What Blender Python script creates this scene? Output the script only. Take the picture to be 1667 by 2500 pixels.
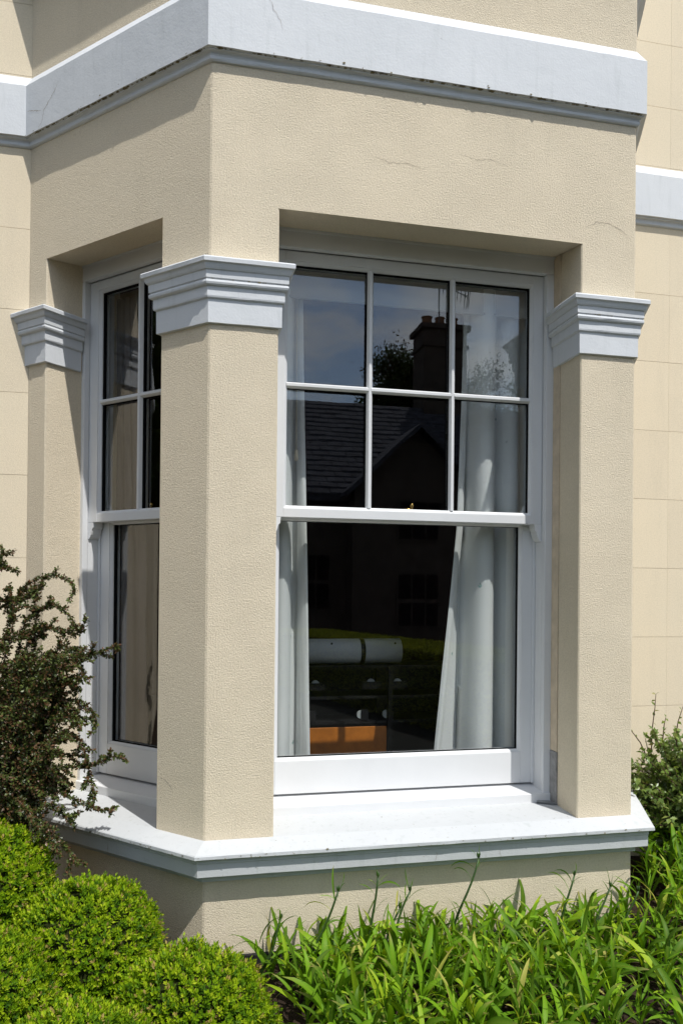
import bpy, math, random
import numpy as np
from mathutils import Vector, Matrix, noise

for o in list(bpy.data.objects):
    bpy.data.objects.remove(o, do_unlink=True)
SC = bpy.context.scene
COL = SC.collection
random.seed(7)
RNG = np.random.default_rng(11)
S = math.sqrt(0.5)

# ------------------------------------------------------------------ camera
def set_camera():
    yaw, pitch, roll = 0.2157, 0.0039, -0.0095
    ca, sa, cb, sb, cc, sc_ = math.cos(yaw), math.sin(yaw), math.cos(pitch), math.sin(pitch), math.cos(roll), math.sin(roll)
    X = Vector((ca, -sa, 0)); Yv = Vector((sa, ca, 0)); Z = Vector((0, 0, 1))
    F = Yv * cb + Z * sb
    Z2 = -Yv * sb + Z * cb
    Rv = X * cc - Z2 * sc_
    U = X * sc_ + Z2 * cc
    cam = bpy.data.cameras.new('camera')
    cam.sensor_fit = 'HORIZONTAL'; cam.sensor_width = 24.0
    cam.lens = 1858.8 / 1667 * 24.0
    cam.shift_y = (1427.1 - 1250) / 1667
    cam.clip_start = 0.05; cam.clip_end = 500
    o = bpy.data.objects.new('camera', cam); COL.objects.link(o)
    m = Matrix.Identity(4)
    for i in range(3):
        m[i][0] = Rv[i]; m[i][1] = U[i]; m[i][2] = -F[i]
    m[0][3], m[1][3], m[2][3] = -0.1213, -3.0, 1.4814
    o.matrix_world = m
    SC.camera = o
set_camera()

# ------------------------------------------------------------------ world, sun, exposure
SUN = Vector((0.25, -0.535, 1.0)).normalized()
def set_light():
    w = bpy.data.worlds.new('World'); SC.world = w; w.use_nodes = True
    nt = w.node_tree; nt.nodes.clear(); N = nt.nodes.new; L = nt.links.new
    out = N('ShaderNodeOutputWorld'); bg = N('ShaderNodeBackground'); bg.inputs['Strength'].default_value = 0.15
    sky = N('ShaderNodeTexSky'); sky.sky_type = 'NISHITA'; sky.sun_disc = False
    sky.sun_elevation = math.asin(SUN.z); sky.sun_rotation = math.atan2(SUN.x, SUN.y)
    sky.air_density = 1.0; sky.dust_density = 0.6
    tc = N('ShaderNodeTexCoord')
    mp = N('ShaderNodeMapping'); mp.inputs['Scale'].default_value = (1.0, 1.0, 2.2)
    n1 = N('ShaderNodeTexNoise'); n1.inputs['Scale'].default_value = 5.5; n1.inputs['Detail'].default_value = 7; n1.inputs['Roughness'].default_value = 0.62
    rp = N('ShaderNodeValToRGB'); rp.color_ramp.elements[0].position = 0.40; rp.color_ramp.elements[1].position = 0.62
    rp.color_ramp.elements[1].color = (0.75, 0.75, 0.75, 1)
    mx = N('ShaderNodeMix'); mx.data_type = 'RGBA'
    mx.inputs['B'].default_value = (7.7, 7.7, 7.4, 1)
    L(tc.outputs['Generated'], mp.inputs['Vector']); L(mp.outputs['Vector'], n1.inputs['Vector'])
    L(n1.outputs['Fac'], rp.inputs['Fac']); L(rp.outputs['Color'], mx.inputs['Factor'])
    L(sky.outputs['Color'], mx.inputs['A']); L(mx.outputs['Result'], bg.inputs['Color']); L(bg.outputs['Background'], out.inputs['Surface'])
    ld = bpy.data.lights.new('sun', 'SUN'); ld.energy = 4.0; ld.angle = math.radians(0.53); ld.color = (1.0, 0.975, 0.94)
    o = bpy.data.objects.new('sun', ld); COL.objects.link(o)
    o.rotation_euler = SUN.to_track_quat('Z', 'Y').to_euler(); o.location = (2, -6, 12)
    vs = SC.view_settings; vs.view_transform = 'Standard'; vs.look = 'None'; vs.exposure = 0.12; vs.gamma = 1.0
    vs.use_curve_mapping = False
set_light()
SC.cycles.max_bounces = 8; SC.cycles.transparent_max_bounces = 24; SC.cycles.diffuse_bounces = 4

# ------------------------------------------------------------------ materials
class NT:
    def __init__(s, name):
        s.m = bpy.data.materials.new(name); s.m.use_nodes = True
        s.t = s.m.node_tree; s.b = s.t.nodes['Principled BSDF']; s.out = s.t.nodes['Material Output']
        s.tc = None
    def n(s, typ, **kw):
        x = s.t.nodes.new('ShaderNode' + typ)
        for k, v in kw.items(): setattr(x, k, v)
        return x
    def l(s, a, b): s.t.links.new(a, b)
    def coord(s):
        if s.tc is None: s.tc = s.n('TexCoord').outputs['Object']
        return s.tc
    def noise(s, scale, detail=3, rough=0.55, stretch=None):
        x = s.n('TexNoise'); x.inputs['Scale'].default_value = scale; x.inputs['Detail'].default_value = detail; x.inputs['Roughness'].default_value = rough
        v = s.coord()
        if stretch:
            mp = s.n('Mapping'); mp.inputs['Scale'].default_value = stretch; s.l(v, mp.inputs['Vector']); v = mp.outputs['Vector']
        s.l(v, x.inputs['Vector']); return x.outputs['Fac']
    def ramp(s, fac, stops):
        r = s.n('ValToRGB'); e = r.color_ramp.elements
        while len(e) < len(stops): e.new(0.5)
        for k, (p, c) in enumerate(stops):
            e[k].position = p; e[k].color = (*c, 1) if len(c) == 3 else c
        s.l(fac, r.inputs['Fac']); return r.outputs['Color']
    def mix(s, fac, a, b, mode='MIX'):
        x = s.n('Mix', data_type='RGBA', blend_type=mode)
        for sock, v in (('Factor', fac), ('A', a), ('B', b)):
            if isinstance(v, (int, float)): x.inputs[sock].default_value = v
            elif isinstance(v, tuple): x.inputs[sock].default_value = (*v, 1)
            else: s.l(v, x.inputs[sock])
        return x.outputs['Result']
    def math(s, op, a, b=0.0):
        x = s.n('Math', operation=op)
        for i, v in enumerate((a, b)):
            if isinstance(v, (int, float)): x.inputs[i].default_value = v
            else: s.l(v, x.inputs[i])
        return x.outputs[0]
    def base(s, c):
        if isinstance(c, tuple): s.b.inputs['Base Color'].default_value = (*c, 1)
        else: s.l(c, s.b.inputs['Base Color'])
    def rough(s, r):
        if isinstance(r, (int, float)): s.b.inputs['Roughness'].default_value = r
        else: s.l(r, s.b.inputs['Roughness'])
    def bump(s, h, dist, strength=1.0):
        x = s.n('Bump'); x.inputs['Strength'].default_value = strength; x.inputs['Distance'].default_value = dist
        s.l(h, x.inputs['Height']); s.l(x.outputs['Normal'], s.b.inputs['Normal'])

def mat_render(name, grain, dist, tone=1.0, blocks=False):
    m = NT(name)
    c = tuple(v * tone for v in (0.785, 0.684, 0.512)); c2 = tuple(v * tone for v in (0.755, 0.667, 0.505)); c3 = tuple(v * tone for v in (0.80, 0.690, 0.510))
    big = m.noise(1.7, 4, 0.6)
    col = m.ramp(big, [(0.25, c2), (0.5, c), (0.8, c3)])
    if blocks:
        oi = m.n('ObjectInfo'); col = m.mix(1.0, col, m.ramp(oi.outputs['Random'], [(0.0, (0.955, 0.95, 0.94)), (1.0, (1.02, 1.015, 1.0))]), 'MULTIPLY')
    st = m.noise(3.0, 5, 0.65, (2.2, 2.2, 0.5))
    col = m.mix(m.math('MULTIPLY', m.ramp(st, [(0.56, (0, 0, 0)), (0.78, (1, 1, 1))]), 0.22), col, (0.44, 0.39, 0.29))
    rain = m.noise(7, 5, 0.7, (4.0, 4.0, 0.16))
    col = m.mix(m.math('MULTIPLY', m.ramp(rain, [(0.55, (0, 0, 0)), (0.8, (1, 1, 1))]), 0.16), col, (0.50, 0.45, 0.35))
    sp = m.noise(90, 4, 0.8)
    col = m.mix(m.math('MULTIPLY', m.ramp(sp, [(0.63, (0, 0, 0)), (0.72, (1, 1, 1))]), 0.42), col, (0.28, 0.24, 0.19))
    fine = m.noise(135, 3, 0.8)
    col = m.mix(0.30, col, m.ramp(fine, [(0.35, (0.48, 0.41, 0.30)), (0.6, (0.79, 0.685, 0.52))]))
    m.base(col); m.rough(0.92); m.b.inputs['Specular IOR Level'].default_value = 0.12
    g1 = m.noise(grain, 4, 0.78); g2 = m.noise(grain * 0.5, 3, 0.7); g3 = m.noise(9, 3, 0.5)
    patch = m.ramp(m.noise(2.3, 3, 0.6), [(0.35, (0.7, 0.7, 0.7)), (0.6, (1, 1, 1))])
    h = m.math('ADD', m.math('MULTIPLY', m.ramp(g1, [(0.2, (0, 0, 0)), (0.8, (1, 1, 1))]), 1.1), m.math('MULTIPLY', g2, 0.35))
    h = m.math('MULTIPLY', h, patch)
    h = m.math('ADD', h, m.math('MULTIPLY', g3, 1.0))
    m.bump(h, dist)
    return m.m

def mat_white_masonry(name, wear_dim):
    m = NT(name)
    col = m.ramp(m.noise(2.4, 5, 0.6), [(0.3, (0.62, 0.640, 0.655)), (0.7, (0.665, 0.682, 0.695))])
    if wear_dim: col = m.mix(0.34 * wear_dim, col, (0.25, 0.26, 0.25))  # even grey dims the sill against strong sun, besides its wear
    drip = m.noise(9, 4, 0.6, (3.5, 3.5, 0.4))
    col = m.mix(m.math('MULTIPLY', m.ramp(drip, [(0.56, (0, 0, 0)), (0.75, (1, 1, 1))]), 0.20 + 0.2 * wear_dim), col, (0.36, 0.39, 0.38))
    sp = m.noise(55, 4, 0.75)
    col = m.mix(m.math('MULTIPLY', m.ramp(sp, [(0.68 - 0.05 * wear_dim, (0, 0, 0)), (0.74 - 0.04 * wear_dim, (1, 1, 1))]), 0.45), col, (0.24, 0.22, 0.17))
    m.base(col); m.rough(0.75); m.b.inputs['Specular IOR Level'].default_value = 0.25
    h = m.math('ADD', m.noise(120, 3, 0.6), m.math('MULTIPLY', m.noise(14, 3, 0.5), 2.2))
    m.bump(h, 0.0007)
    return m.m

def mat_plain(name, c, rough=0.6, spec=0.3, vary=0.08, scale=8.0, bump=0.0, metal=0.0):
    m = NT(name)
    a = tuple(v * (1 - vary) for v in c); b = tuple(min(1, v * (1 + vary)) for v in c)
    m.base(m.ramp(m.noise(scale, 4, 0.6), [(0.3, a), (0.7, b)])); m.rough(rough)
    m.b.inputs['Specular IOR Level'].default_value = spec; m.b.inputs['Metallic'].default_value = metal
    if bump: m.bump(m.noise(scale * 12, 3, 0.6), bump)
    return m.m

def mat_glass():
    m = NT('window glass'); m.t.nodes.remove(m.b)
    tr = m.n('BsdfTransparent'); tr.inputs['Color'].default_value = (0.975, 0.985, 0.98, 1)
    gl = m.n('BsdfGlossy'); gl.inputs['Roughness'].default_value = 0.0; gl.inputs['Color'].default_value = (1, 1, 1, 1)
    lw = m.n('LayerWeight'); lw.inputs['Blend'].default_value = 0.5
    p = m.math('POWER', lw.outputs['Facing'], 5.0)
    f = m.math('ADD', m.math('MULTIPLY', p, 0.93), 0.068)
    wob = m.n('Bump'); wob.inputs['Distance'].default_value = 0.0005; wob.inputs['Strength'].default_value = 0.5
    m.l(m.noise(3.0, 2, 0.4), wob.inputs['Height']); m.l(wob.outputs['Normal'], gl.inputs['Normal'])
    mx = m.n('MixShader'); m.l(f, mx.inputs[0]); m.l(tr.outputs[0], mx.inputs[1]); m.l(gl.outputs[0], mx.inputs[2])
    m.l(mx.outputs[0], m.out.inputs['Surface'])
    return m.m

def mat_leaf(name, stops, rough=0.45, trans=0.30, spec=0.4):
    m = NT(name)
    at = m.n('Attribute', attribute_name='tint')
    col = m.ramp(at.outputs['Fac'], stops)
    m.base(col); m.rough(rough); m.b.inputs['Specular IOR Level'].default_value = spec
    tl = m.n('BsdfTranslucent'); m.l(m.mix(1.0, col, (1.25, 1.2, 0.5), 'MULTIPLY'), tl.inputs['Color'])
    mx = m.n('MixShader'); mx.inputs[0].default_value = trans
    m.l(m.b.outputs[0], mx.inputs[1]); m.l(tl.outputs[0], mx.inputs[2]); m.l(mx.outputs[0], m.out.inputs['Surface'])
    return m.m

def mat_strap():
    m = NT('strap leaf')
    oi = m.n('ObjectInfo')
    at = m.n('Attribute', attribute_name='tint')
    col = m.ramp(oi.outputs['Random'], [(0.0, (0.028, 0.10, 0.004)), (0.4, (0.075, 0.21, 0.005)), (0.75, (0.155, 0.34, 0.006)), (0.95, (0.36, 0.50, 0.02)), (1.0, (0.45, 0.38, 0.12))])
    col = m.mix(m.math('MULTIPLY', at.outputs['Fac'], 0.22), col, (0.36, 0.40, 0.06))
    al = m.n('Attribute', attribute_name='along')
    gate = m.math('MULTIPLY', m.ramp(al.outputs['Fac'], [(0.74, (0, 0, 0)), (0.97, (1, 1, 1))]), m.ramp(m.math('FRACT', m.math('MULTIPLY', oi.outputs['Random'], 17.3)), [(0.55, (0, 0, 0)), (0.75, (1, 1, 1))]))
    col = m.mix(m.math('MULTIPLY', gate, 0.8), col, (0.33, 0.24, 0.09))
    m.base(col); m.rough(0.48); m.b.inputs['Specular IOR Level'].default_value = 0.14
    tl = m.n('BsdfTranslucent'); m.l(m.mix(1.0, col, (1.3, 1.25, 0.4), 'MULTIPLY'), tl.inputs['Color'])
    mx = m.n('MixShader'); mx.inputs[0].default_value = 0.33
    m.l(m.b.outputs[0], mx.inputs[1]); m.l(tl.outputs[0], mx.inputs[2]); m.l(mx.outputs[0], m.out.inputs['Surface'])
    return m.m

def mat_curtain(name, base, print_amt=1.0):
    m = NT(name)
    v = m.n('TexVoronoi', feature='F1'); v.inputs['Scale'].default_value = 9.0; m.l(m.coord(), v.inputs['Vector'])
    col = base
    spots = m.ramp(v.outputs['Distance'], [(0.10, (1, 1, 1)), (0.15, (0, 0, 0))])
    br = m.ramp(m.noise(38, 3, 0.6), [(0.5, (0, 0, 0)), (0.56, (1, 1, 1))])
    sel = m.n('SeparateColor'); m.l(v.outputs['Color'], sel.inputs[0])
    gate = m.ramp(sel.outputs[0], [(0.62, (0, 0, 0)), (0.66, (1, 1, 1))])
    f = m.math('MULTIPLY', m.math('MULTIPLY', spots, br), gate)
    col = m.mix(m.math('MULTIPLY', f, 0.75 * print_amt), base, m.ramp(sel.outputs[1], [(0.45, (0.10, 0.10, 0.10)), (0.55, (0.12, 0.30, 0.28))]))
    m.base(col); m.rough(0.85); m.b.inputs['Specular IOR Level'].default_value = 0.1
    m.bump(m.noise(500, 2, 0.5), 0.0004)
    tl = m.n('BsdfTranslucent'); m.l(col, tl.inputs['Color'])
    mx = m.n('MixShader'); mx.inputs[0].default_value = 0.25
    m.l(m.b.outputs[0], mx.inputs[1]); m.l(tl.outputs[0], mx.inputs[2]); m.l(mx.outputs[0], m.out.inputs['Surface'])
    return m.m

M = {}
M['render'] = mat_render('cream roughcast render', 160, 0.0030)
M['render_fine'] = mat_render('cream lined render', 200, 0.0009, 1.0, True)
M['white'] = mat_white_masonry('white masonry paint', 0.0)
M['white_worn'] = mat_white_masonry('worn white sill paint', 1.0)
M['paint'] = mat_plain('white window paint', (0.69, 0.697, 0.70), 0.42, 0.35, 0.025, 6, 0.00025)
M['joint'] = mat_plain('scored joint', (0.52, 0.42, 0.29), 0.95, 0.1, 0.2, 30)
M['black'] = mat_plain('black spacer', (0.004, 0.004, 0.0045), 0.7, 0.1, 0.1)
M['glass'] = mat_glass()
M['grey'] = mat_plain('grey mortar', (0.27, 0.265, 0.26), 0.9, 0.1, 0.25, 25, 0.001)
M['fillet'] = mat_plain('cream fillet', (0.60, 0.50, 0.37), 0.85, 0.15, 0.12, 20, 0.0008)
M['plinth'] = mat_plain('black bitumen plinth', (0.02, 0.019, 0.019), 0.8, 0.2, 0.3, 12, 0.002)
M['brass'] = mat_plain('brass', (0.62, 0.40, 0.13), 0.22, 0.5, 0.05, 10, 0, 1.0)
M['curtain'] = mat_curtain('white printed curtain', (0.82, 0.84, 0.83))
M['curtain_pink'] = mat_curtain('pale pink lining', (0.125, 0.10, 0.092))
M['blind'] = mat_plain('blind fabric', (0.40, 0.41, 0.42), 0.9, 0.1, 0.04, 10)
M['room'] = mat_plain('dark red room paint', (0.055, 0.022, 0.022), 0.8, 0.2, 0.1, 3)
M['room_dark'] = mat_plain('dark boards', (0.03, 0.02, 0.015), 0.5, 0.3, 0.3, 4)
M['rack'] = mat_plain('black rack lacquer', (0.012, 0.012, 0.013), 0.35, 0.4, 0.1)
M['disc'] = mat_plain('pale disc', (0.34, 0.37, 0.37), 0.5, 0.3, 0.05)
M['orange'] = mat_plain('orange stained wood', (0.46, 0.15, 0.018), 0.4, 0.4, 0.2, 14)
M['mat'] = mat_plain('white vinyl mat', (0.50, 0.53, 0.54), 0.5, 0.3, 0.04, 9)
M['cord'] = mat_plain('cream cord', (0.62, 0.55, 0.42), 0.7, 0.2, 0.05)
M['crack'] = mat_plain('crack', (0.26, 0.21, 0.16), 0.95, 0.05, 0.3, 60)
M['grime'] = mat_plain('grime', (0.22, 0.19, 0.12), 0.95, 0.05, 0.5, 90)
M['bark'] = mat_plain('brown bark', (0.10, 0.06, 0.04), 0.85, 0.2, 0.3, 60, 0.001)
M['stem'] = mat_plain('dark green stem', (0.035, 0.075, 0.015), 0.45, 0.4, 0.35, 30)
M['core'] = mat_plain('shrub twigs', (0.035, 0.045, 0.012), 0.95, 0.05, 0.4, 30, 0.01)
M['box'] = mat_leaf('box leaf', [(0.0, (0.05, 0.125, 0.010)), (0.4, (0.15, 0.28, 0.007)), (0.75, (0.31, 0.44, 0.009)), (0.985, (0.48, 0.56, 0.03)), (1.0, (0.40, 0.30, 0.10))], 0.5, 0.34, 0.14)
M['coton'] = mat_leaf('cotoneaster leaf', [(0.0, (0.035, 0.048, 0.013)), (0.5, (0.065, 0.088, 0.02)), (0.72, (0.12, 0.155, 0.035)), (0.75, (0.10, 0.06, 0.025)), (1.0, (0.15, 0.075, 0.035))], 0.4, 0.2, 0.4)
M['privet'] = mat_leaf('shrub leaf', [(0.0, (0.06, 0.11, 0.018)), (0.5, (0.13, 0.20, 0.035)), (0.8, (0.23, 0.29, 0.06)), (1.0, (0.34, 0.32, 0.15))], 0.35, 0.25, 0.5)
M['tree'] = mat_leaf('tree leaf', [(0.0, (0.02, 0.04, 0.008)), (1.0, (0.05, 0.08, 0.015))], 0.5, 0.15, 0.2)
M['hedge'] = mat_leaf('hedge leaf', [(0.0, (0.10, 0.15, 0.015)), (1.0, (0.34, 0.36, 0.04))], 0.5, 0.25, 0.3)
M['strap'] = mat_strap()
M['slate'] = mat_plain('grey slate', (0.055, 0.058, 0.072), 0.85, 0.06, 0.4, 5, 0.004)
M['stone'] = mat_plain('dark stone wall', (0.07, 0.06, 0.052), 0.9, 0.1, 0.3, 4, 0.01)
M['terracotta'] = mat_plain('chimney pot clay', (0.22, 0.12, 0.07), 0.8, 0.1, 0.2)
M['metal'] = mat_plain('aerial metal', (0.12, 0.12, 0.13), 0.5, 0.4, 0.1, 8, 0, 0.6)

def ground_mat():
    m = NT('soil and paving')
    soil = m.ramp(m.noise(40, 5, 0.7), [(0.3, (0.022, 0.015, 0.010)), (0.7, (0.075, 0.052, 0.036))])
    turf = m.ramp(m.noise(20, 5, 0.7), [(0.3, (0.022, 0.024, 0.02)), (0.7, (0.045, 0.046, 0.042))])
    sx = m.n('SeparateXYZ'); m.l(m.coord(), sx.inputs[0])
    edge = m.math('ADD', sx.outputs[1], m.math('MULTIPLY', m.noise(3, 3, 0.5), 0.3))
    mr = m.n('MapRange'); mr.inputs[1].default_value = -1.9; mr.inputs[2].default_value = -1.75; m.l(edge, mr.inputs[0])
    m.base(m.mix(mr.outputs[0], turf, soil)); m.rough(0.95); m.b.inputs['Specular IOR Level'].default_value = 0.1
    m.bump(m.noise(60, 4, 0.7), 0.02)
    return m.m
M['ground'] = ground_mat()

# ------------------------------------------------------------------ mesh helpers
def tag(o, label=None, cat=None, group=None, kind=None):
    if label: o['label'] = label
    if cat: o['category'] = cat
    if group: o['group'] = group
    if kind: o['kind'] = kind
    return o

def empty(name, loc=(0, 0, 0), parent=None):
    o = bpy.data.objects.new(name, None); COL.objects.link(o); o.location = loc; o.empty_display_size = 0.1
    if parent: o.parent = parent
    return o

class MB:
    def __init__(s): s.v = []; s.f = []
    def add(s, vs, fs):
        b = len(s.v); s.v += [tuple(p) for p in vs]; s.f += [tuple(b + i for i in f) for f in fs]; return s
    def box(s, x0, x1, y0, y1, z0, z1):
        return s.add([(x0, y0, z0), (x1, y0, z0), (x1, y1, z0), (x0, y1, z0), (x0, y0, z1), (x1, y0, z1), (x1, y1, z1), (x0, y1, z1)],
                     [(0, 3, 2, 1), (4, 5, 6, 7), (0, 1, 5, 4), (1, 2, 6, 5), (2, 3, 7, 6), (3, 0, 4, 7)])
    def prism(s, poly, z0, z1):
        n = len(poly); zt = z1 if isinstance(z1, (list, tuple)) else [z1] * n
        return s.add([(x, y, z0) for x, y in poly] + [(p[0], p[1], zt[i]) for i, p in enumerate(poly)],
                     [tuple(range(n - 1, -1, -1)), tuple(range(n, 2 * n))] + [(i, (i + 1) % n, n + (i + 1) % n, n + i) for i in range(n)])
    def tube(s, pts, rad, seg=6, cap=True):
        pts = [Vector(p) for p in pts]; n = len(pts)
        rs = rad if isinstance(rad, (list, tuple)) else [rad] * n
        vs = []; prev = None
        for i, p in enumerate(pts):
            d = (pts[min(i + 1, n - 1)] - pts[max(i - 1, 0)]).normalized()
            if prev is None:
                a = d.orthogonal().normalized()
            else:
                a = (prev - d * prev.dot(d))
                a = a.normalized() if a.length > 1e-6 else d.orthogonal().normalized()
            prev = a; b = d.cross(a)
            for k in range(seg):
                t = 2 * math.pi * k / seg
                vs.append(p + (a * math.cos(t) + b * math.sin(t)) * rs[i])
        fs = [(i * seg + k, i * seg + (k + 1) % seg, (i + 1) * seg + (k + 1) % seg, (i + 1) * seg + k) for i in range(n - 1) for k in range(seg)]
        if cap: fs += [tuple(range(seg - 1, -1, -1)), tuple(range((n - 1) * seg, n * seg))]
        return s.add(vs, fs)
    def build(s, name, mat, parent=None, smooth=False, bevel=0.0, xf=None, loc=None):
        me = bpy.data.meshes.new(name)
        vs = s.v if xf is None else [xf(*p) for p in s.v]
        me.from_pydata(vs, [], s.f)
        me.materials.append(M[mat] if isinstance(mat, str) else mat)
        if smooth: me.polygons.foreach_set('use_smooth', [True] * len(me.polygons))
        import bmesh
        bm = bmesh.new(); bm.from_mesh(me); bmesh.ops.recalc_face_normals(bm, faces=bm.faces); bm.to_mesh(me); bm.free()
        o = bpy.data.objects.new(name, me); COL.objects.link(o)
        if parent: o.parent = parent
        if loc: o.location = loc
        if bevel:
            b = o.modifiers.new('bevel', 'BEVEL'); b.width = bevel; b.segments = 2; b.limit_method = 'ANGLE'; b.angle_limit = math.radians(28)
            if smooth is False: pass
        return o

def sweep(path, prof, closed_prof=True, step=0.0, jit=0.0, seed=0.0):
    """sweep (offset, z) profile along a plan path; offset grows to the right of travel, mitred"""
    P = [Vector((x, y)) for x, y in path]
    stations = []
    n = len(P)
    dirs = [(P[i + 1] - P[i]).normalized() for i in range(n - 1)]
    nor = [Vector((d.y, -d.x)) for d in dirs]
    for i in range(n):
        if i == 0: m = nor[0]
        elif i == n - 1: m = nor[-1]
        else: m = (nor[i - 1] + nor[i]) / (1 + nor[i - 1].dot(nor[i]))
        stations.append((P[i], m))
        if step and i < n - 1:
            k = max(1, int((P[i + 1] - P[i]).length / step))
            for j in range(1, k):
                stations.append((P[i].lerp(P[i + 1], j / k), nor[i]))
    mb = MB(); vs = []
    for (p, m) in stations:
        for k, (o, z) in enumerate(prof):
            jo = jz = 0.0
            if jit and o > 0.004:
                q = Vector((p.x * 9 + seed, p.y * 9 + k * 3.7, z * 5)); jo = noise.noise(q) * jit; jz = noise.noise(q * 1.7 + Vector((5, 3, 1))) * jit
                q = q * 5; jo += noise.noise(q) * jit * 0.5; jz += noise.noise(q + Vector((2, 7, 4))) * jit * 0.5
            w = p + m * (o + jo); vs.append((w.x, w.y, z + jz))
    K = len(prof); fs = []
    for i in range(len(stations) - 1):
        for k in range(K if closed_prof else K - 1):
            k2 = (k + 1) % K
            fs.append((i * K + k, i * K + k2, (i + 1) * K + k2, (i + 1) * K + k))
    if closed_prof:
        fs.append(tuple(range(K))); fs.append(tuple((len(stations) - 1) * K + k for k in range(K - 1, -1, -1)))
    return mb.add(vs, fs)

def fast_mesh(name, verts, faces4, mat, parent=None, tint=None, smooth=False):
    """verts (N,3) array, faces4 (F,4) int array of quads"""
    me = bpy.data.meshes.new(name)
    me.vertices.add(len(verts)); me.vertices.foreach_set('co', np.ascontiguousarray(verts, np.float32).ravel())
    F = len(faces4)
    me.loops.add(F * 4); me.loops.foreach_set('vertex_index', np.ascontiguousarray(faces4, np.int32).ravel())
    me.polygons.add(F); me.polygons.foreach_set('loop_start', np.arange(0, F * 4, 4, dtype=np.int32))
    me.polygons.foreach_set('loop_total', np.full(F, 4, np.int32))
    if smooth: me.polygons.foreach_set('use_smooth', np.ones(F, bool))
    me.update(calc_edges=True); me.validate()
    if tint is not None:
        a = me.attributes.new('tint', 'FLOAT', 'POINT'); a.data.foreach_set('value', np.ascontiguousarray(tint, np.float32))
    me.materials.append(M[mat])
    o = bpy.data.objects.new(name, me); COL.objects.link(o)
    if parent: o.parent = parent
    return o

def unit(a): return a / np.maximum(np.linalg.norm(a, axis=1, keepdims=True), 1e-9)

def leaves(pos, axis, nrm, length, width, fold=0.25, bend=0.15):
    """N small folded leaves, each two quads either side of a midrib"""
    axis = unit(axis); side = unit(np.cross(axis, nrm)); up = np.cross(side, axis)
    L = length[:, None]; Wd = width[:, None]
    base = pos; tip = pos + axis * L - up * (L * bend)
    mid = pos + axis * (L * 0.5) - up * (Wd * fold)
    l = pos + axis * (L * 0.48) - side * (Wd * 0.5)
    r = pos + axis * (L * 0.48) + side * (Wd * 0.5)
    N = len(pos)
    v = np.stack([base, l, tip, r, mid], 1).reshape(-1, 3)
    i = np.arange(N)[:, None] * 5
    f = np.concatenate([i + np.array([[0, 4, 2, 1]]), i + np.array([[0, 3, 2, 4]])], 0)
    return v, f

# ------------------------------------------------------------------ setting: ground
g = MB(); g.add([(-90, -90, 0), (90, -90, 0), (90, 90, 0), (-90, 90, 0)], [(0, 1, 2, 3)])
tag(g.build('ground', 'ground'), 'dark soil bed with paving beyond', None, None, 'structure')

# ------------------------------------------------------------------ the house
D = 0.8; PX = 0.27; BX = 1.5875; WX = 1.848; L1 = 0.264; L2 = 1.0035; LI = D / S
T65 = math.tan(math.radians(65))
def Lp(t, o=0.0): return (-t * S - o * S, t * S - o * S)
A = (0.0, 0.0); B = (WX, 0.0); C = (WX + D / T65, D); I = (-D, D)
Cx = (WX + (D + 0.1) / T65, D + 0.1); Ix = Lp(LI + 0.14)
RR = 0.005
BAY = [Ix, (-RR * S, RR * S), (RR, 0), (WX - RR, 0), (WX + RR * 0.4226, RR * 0.9063), Cx]
ZH = 2.984; ZS = 0.492

house = tag(empty('house'), 'cream rendered house with canted bay window and white mouldings', 'house')

def hpart(mb, name, mat, label=None, bevel=0.0, smooth=False, parent=None):
    o = mb.build(name, mat, parent or house, smooth, bevel)
    if label: o['label'] = label
    return o

# main wall with scored blocks
zrows = [-0.10, 0.062, 0.448, 0.834, 1.220, 1.606, 1.994, 2.380, 2.768, 3.149, 3.53, 3.868, 4.206, 4.564, 4.95, 5.35]
G = 0.0009; GV = 0.00035
for side in (-1, 1):
    x0, x1 = (-6.0, -D) if side < 0 else (C[0] - 0.05, 8.0)
    xs = [-2.34, -1.57, -0.80] if side < 0 else [C[0] - 0.05, 2.59, 3.36]
    w = hpart(MB().box(x0, x1, D + 0.003, D + 0.32, -0.3, 5.35), 'main_wall', 'joint')
    far = MB().box(*((x0, xs[0] - G) if side < 0 else (xs[-1] + G, x1)), D, D + 0.0028, -0.3, 5.35)
    hpart(far, 'render_coat', 'render_fine', parent=w)
    for j in range(len(zrows) - 1):
        for k in range(len(xs) - 1):
            xa, xb = xs[k] + GV, xs[k + 1] - GV
            if side < 0 and k == len(xs) - 2: xb = xs[-1]
            gg = G if (side < 0 or k == 0) else G
            b = MB().box(xa, xb, D - random.uniform(0, 0.0006), D + 0.0028, zrows[j] + gg, zrows[j + 1] - gg)
            hpart(b, 'ashlar_block', 'render_fine', parent=w)
# bay dado wall and plinth
hpart(sweep(BAY, [(0, -0.25), (0, 0.3365), (-0.36, 0.3365), (-0.36, -0.25)]), 'bay_dado_wall', 'render')
hpart(sweep(BAY, [(0.007, -0.1), (0.007, 0.034), (0.0, 0.040), (-0.02, 0.04), (-0.02, -0.1)], True, 0.05, 0.004, 9.1), 'plinth', 'plinth', 'black painted plinth at the foot of the bay wall')
# bay upper wall with sloping soffits
hpart(sweep(BAY, [(0, ZH), (0, 5.35), (-0.40, 5.35), (-0.40, 3.045), (-0.2, 3.0185)]), 'bay_upper_wall', 'render')
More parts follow.
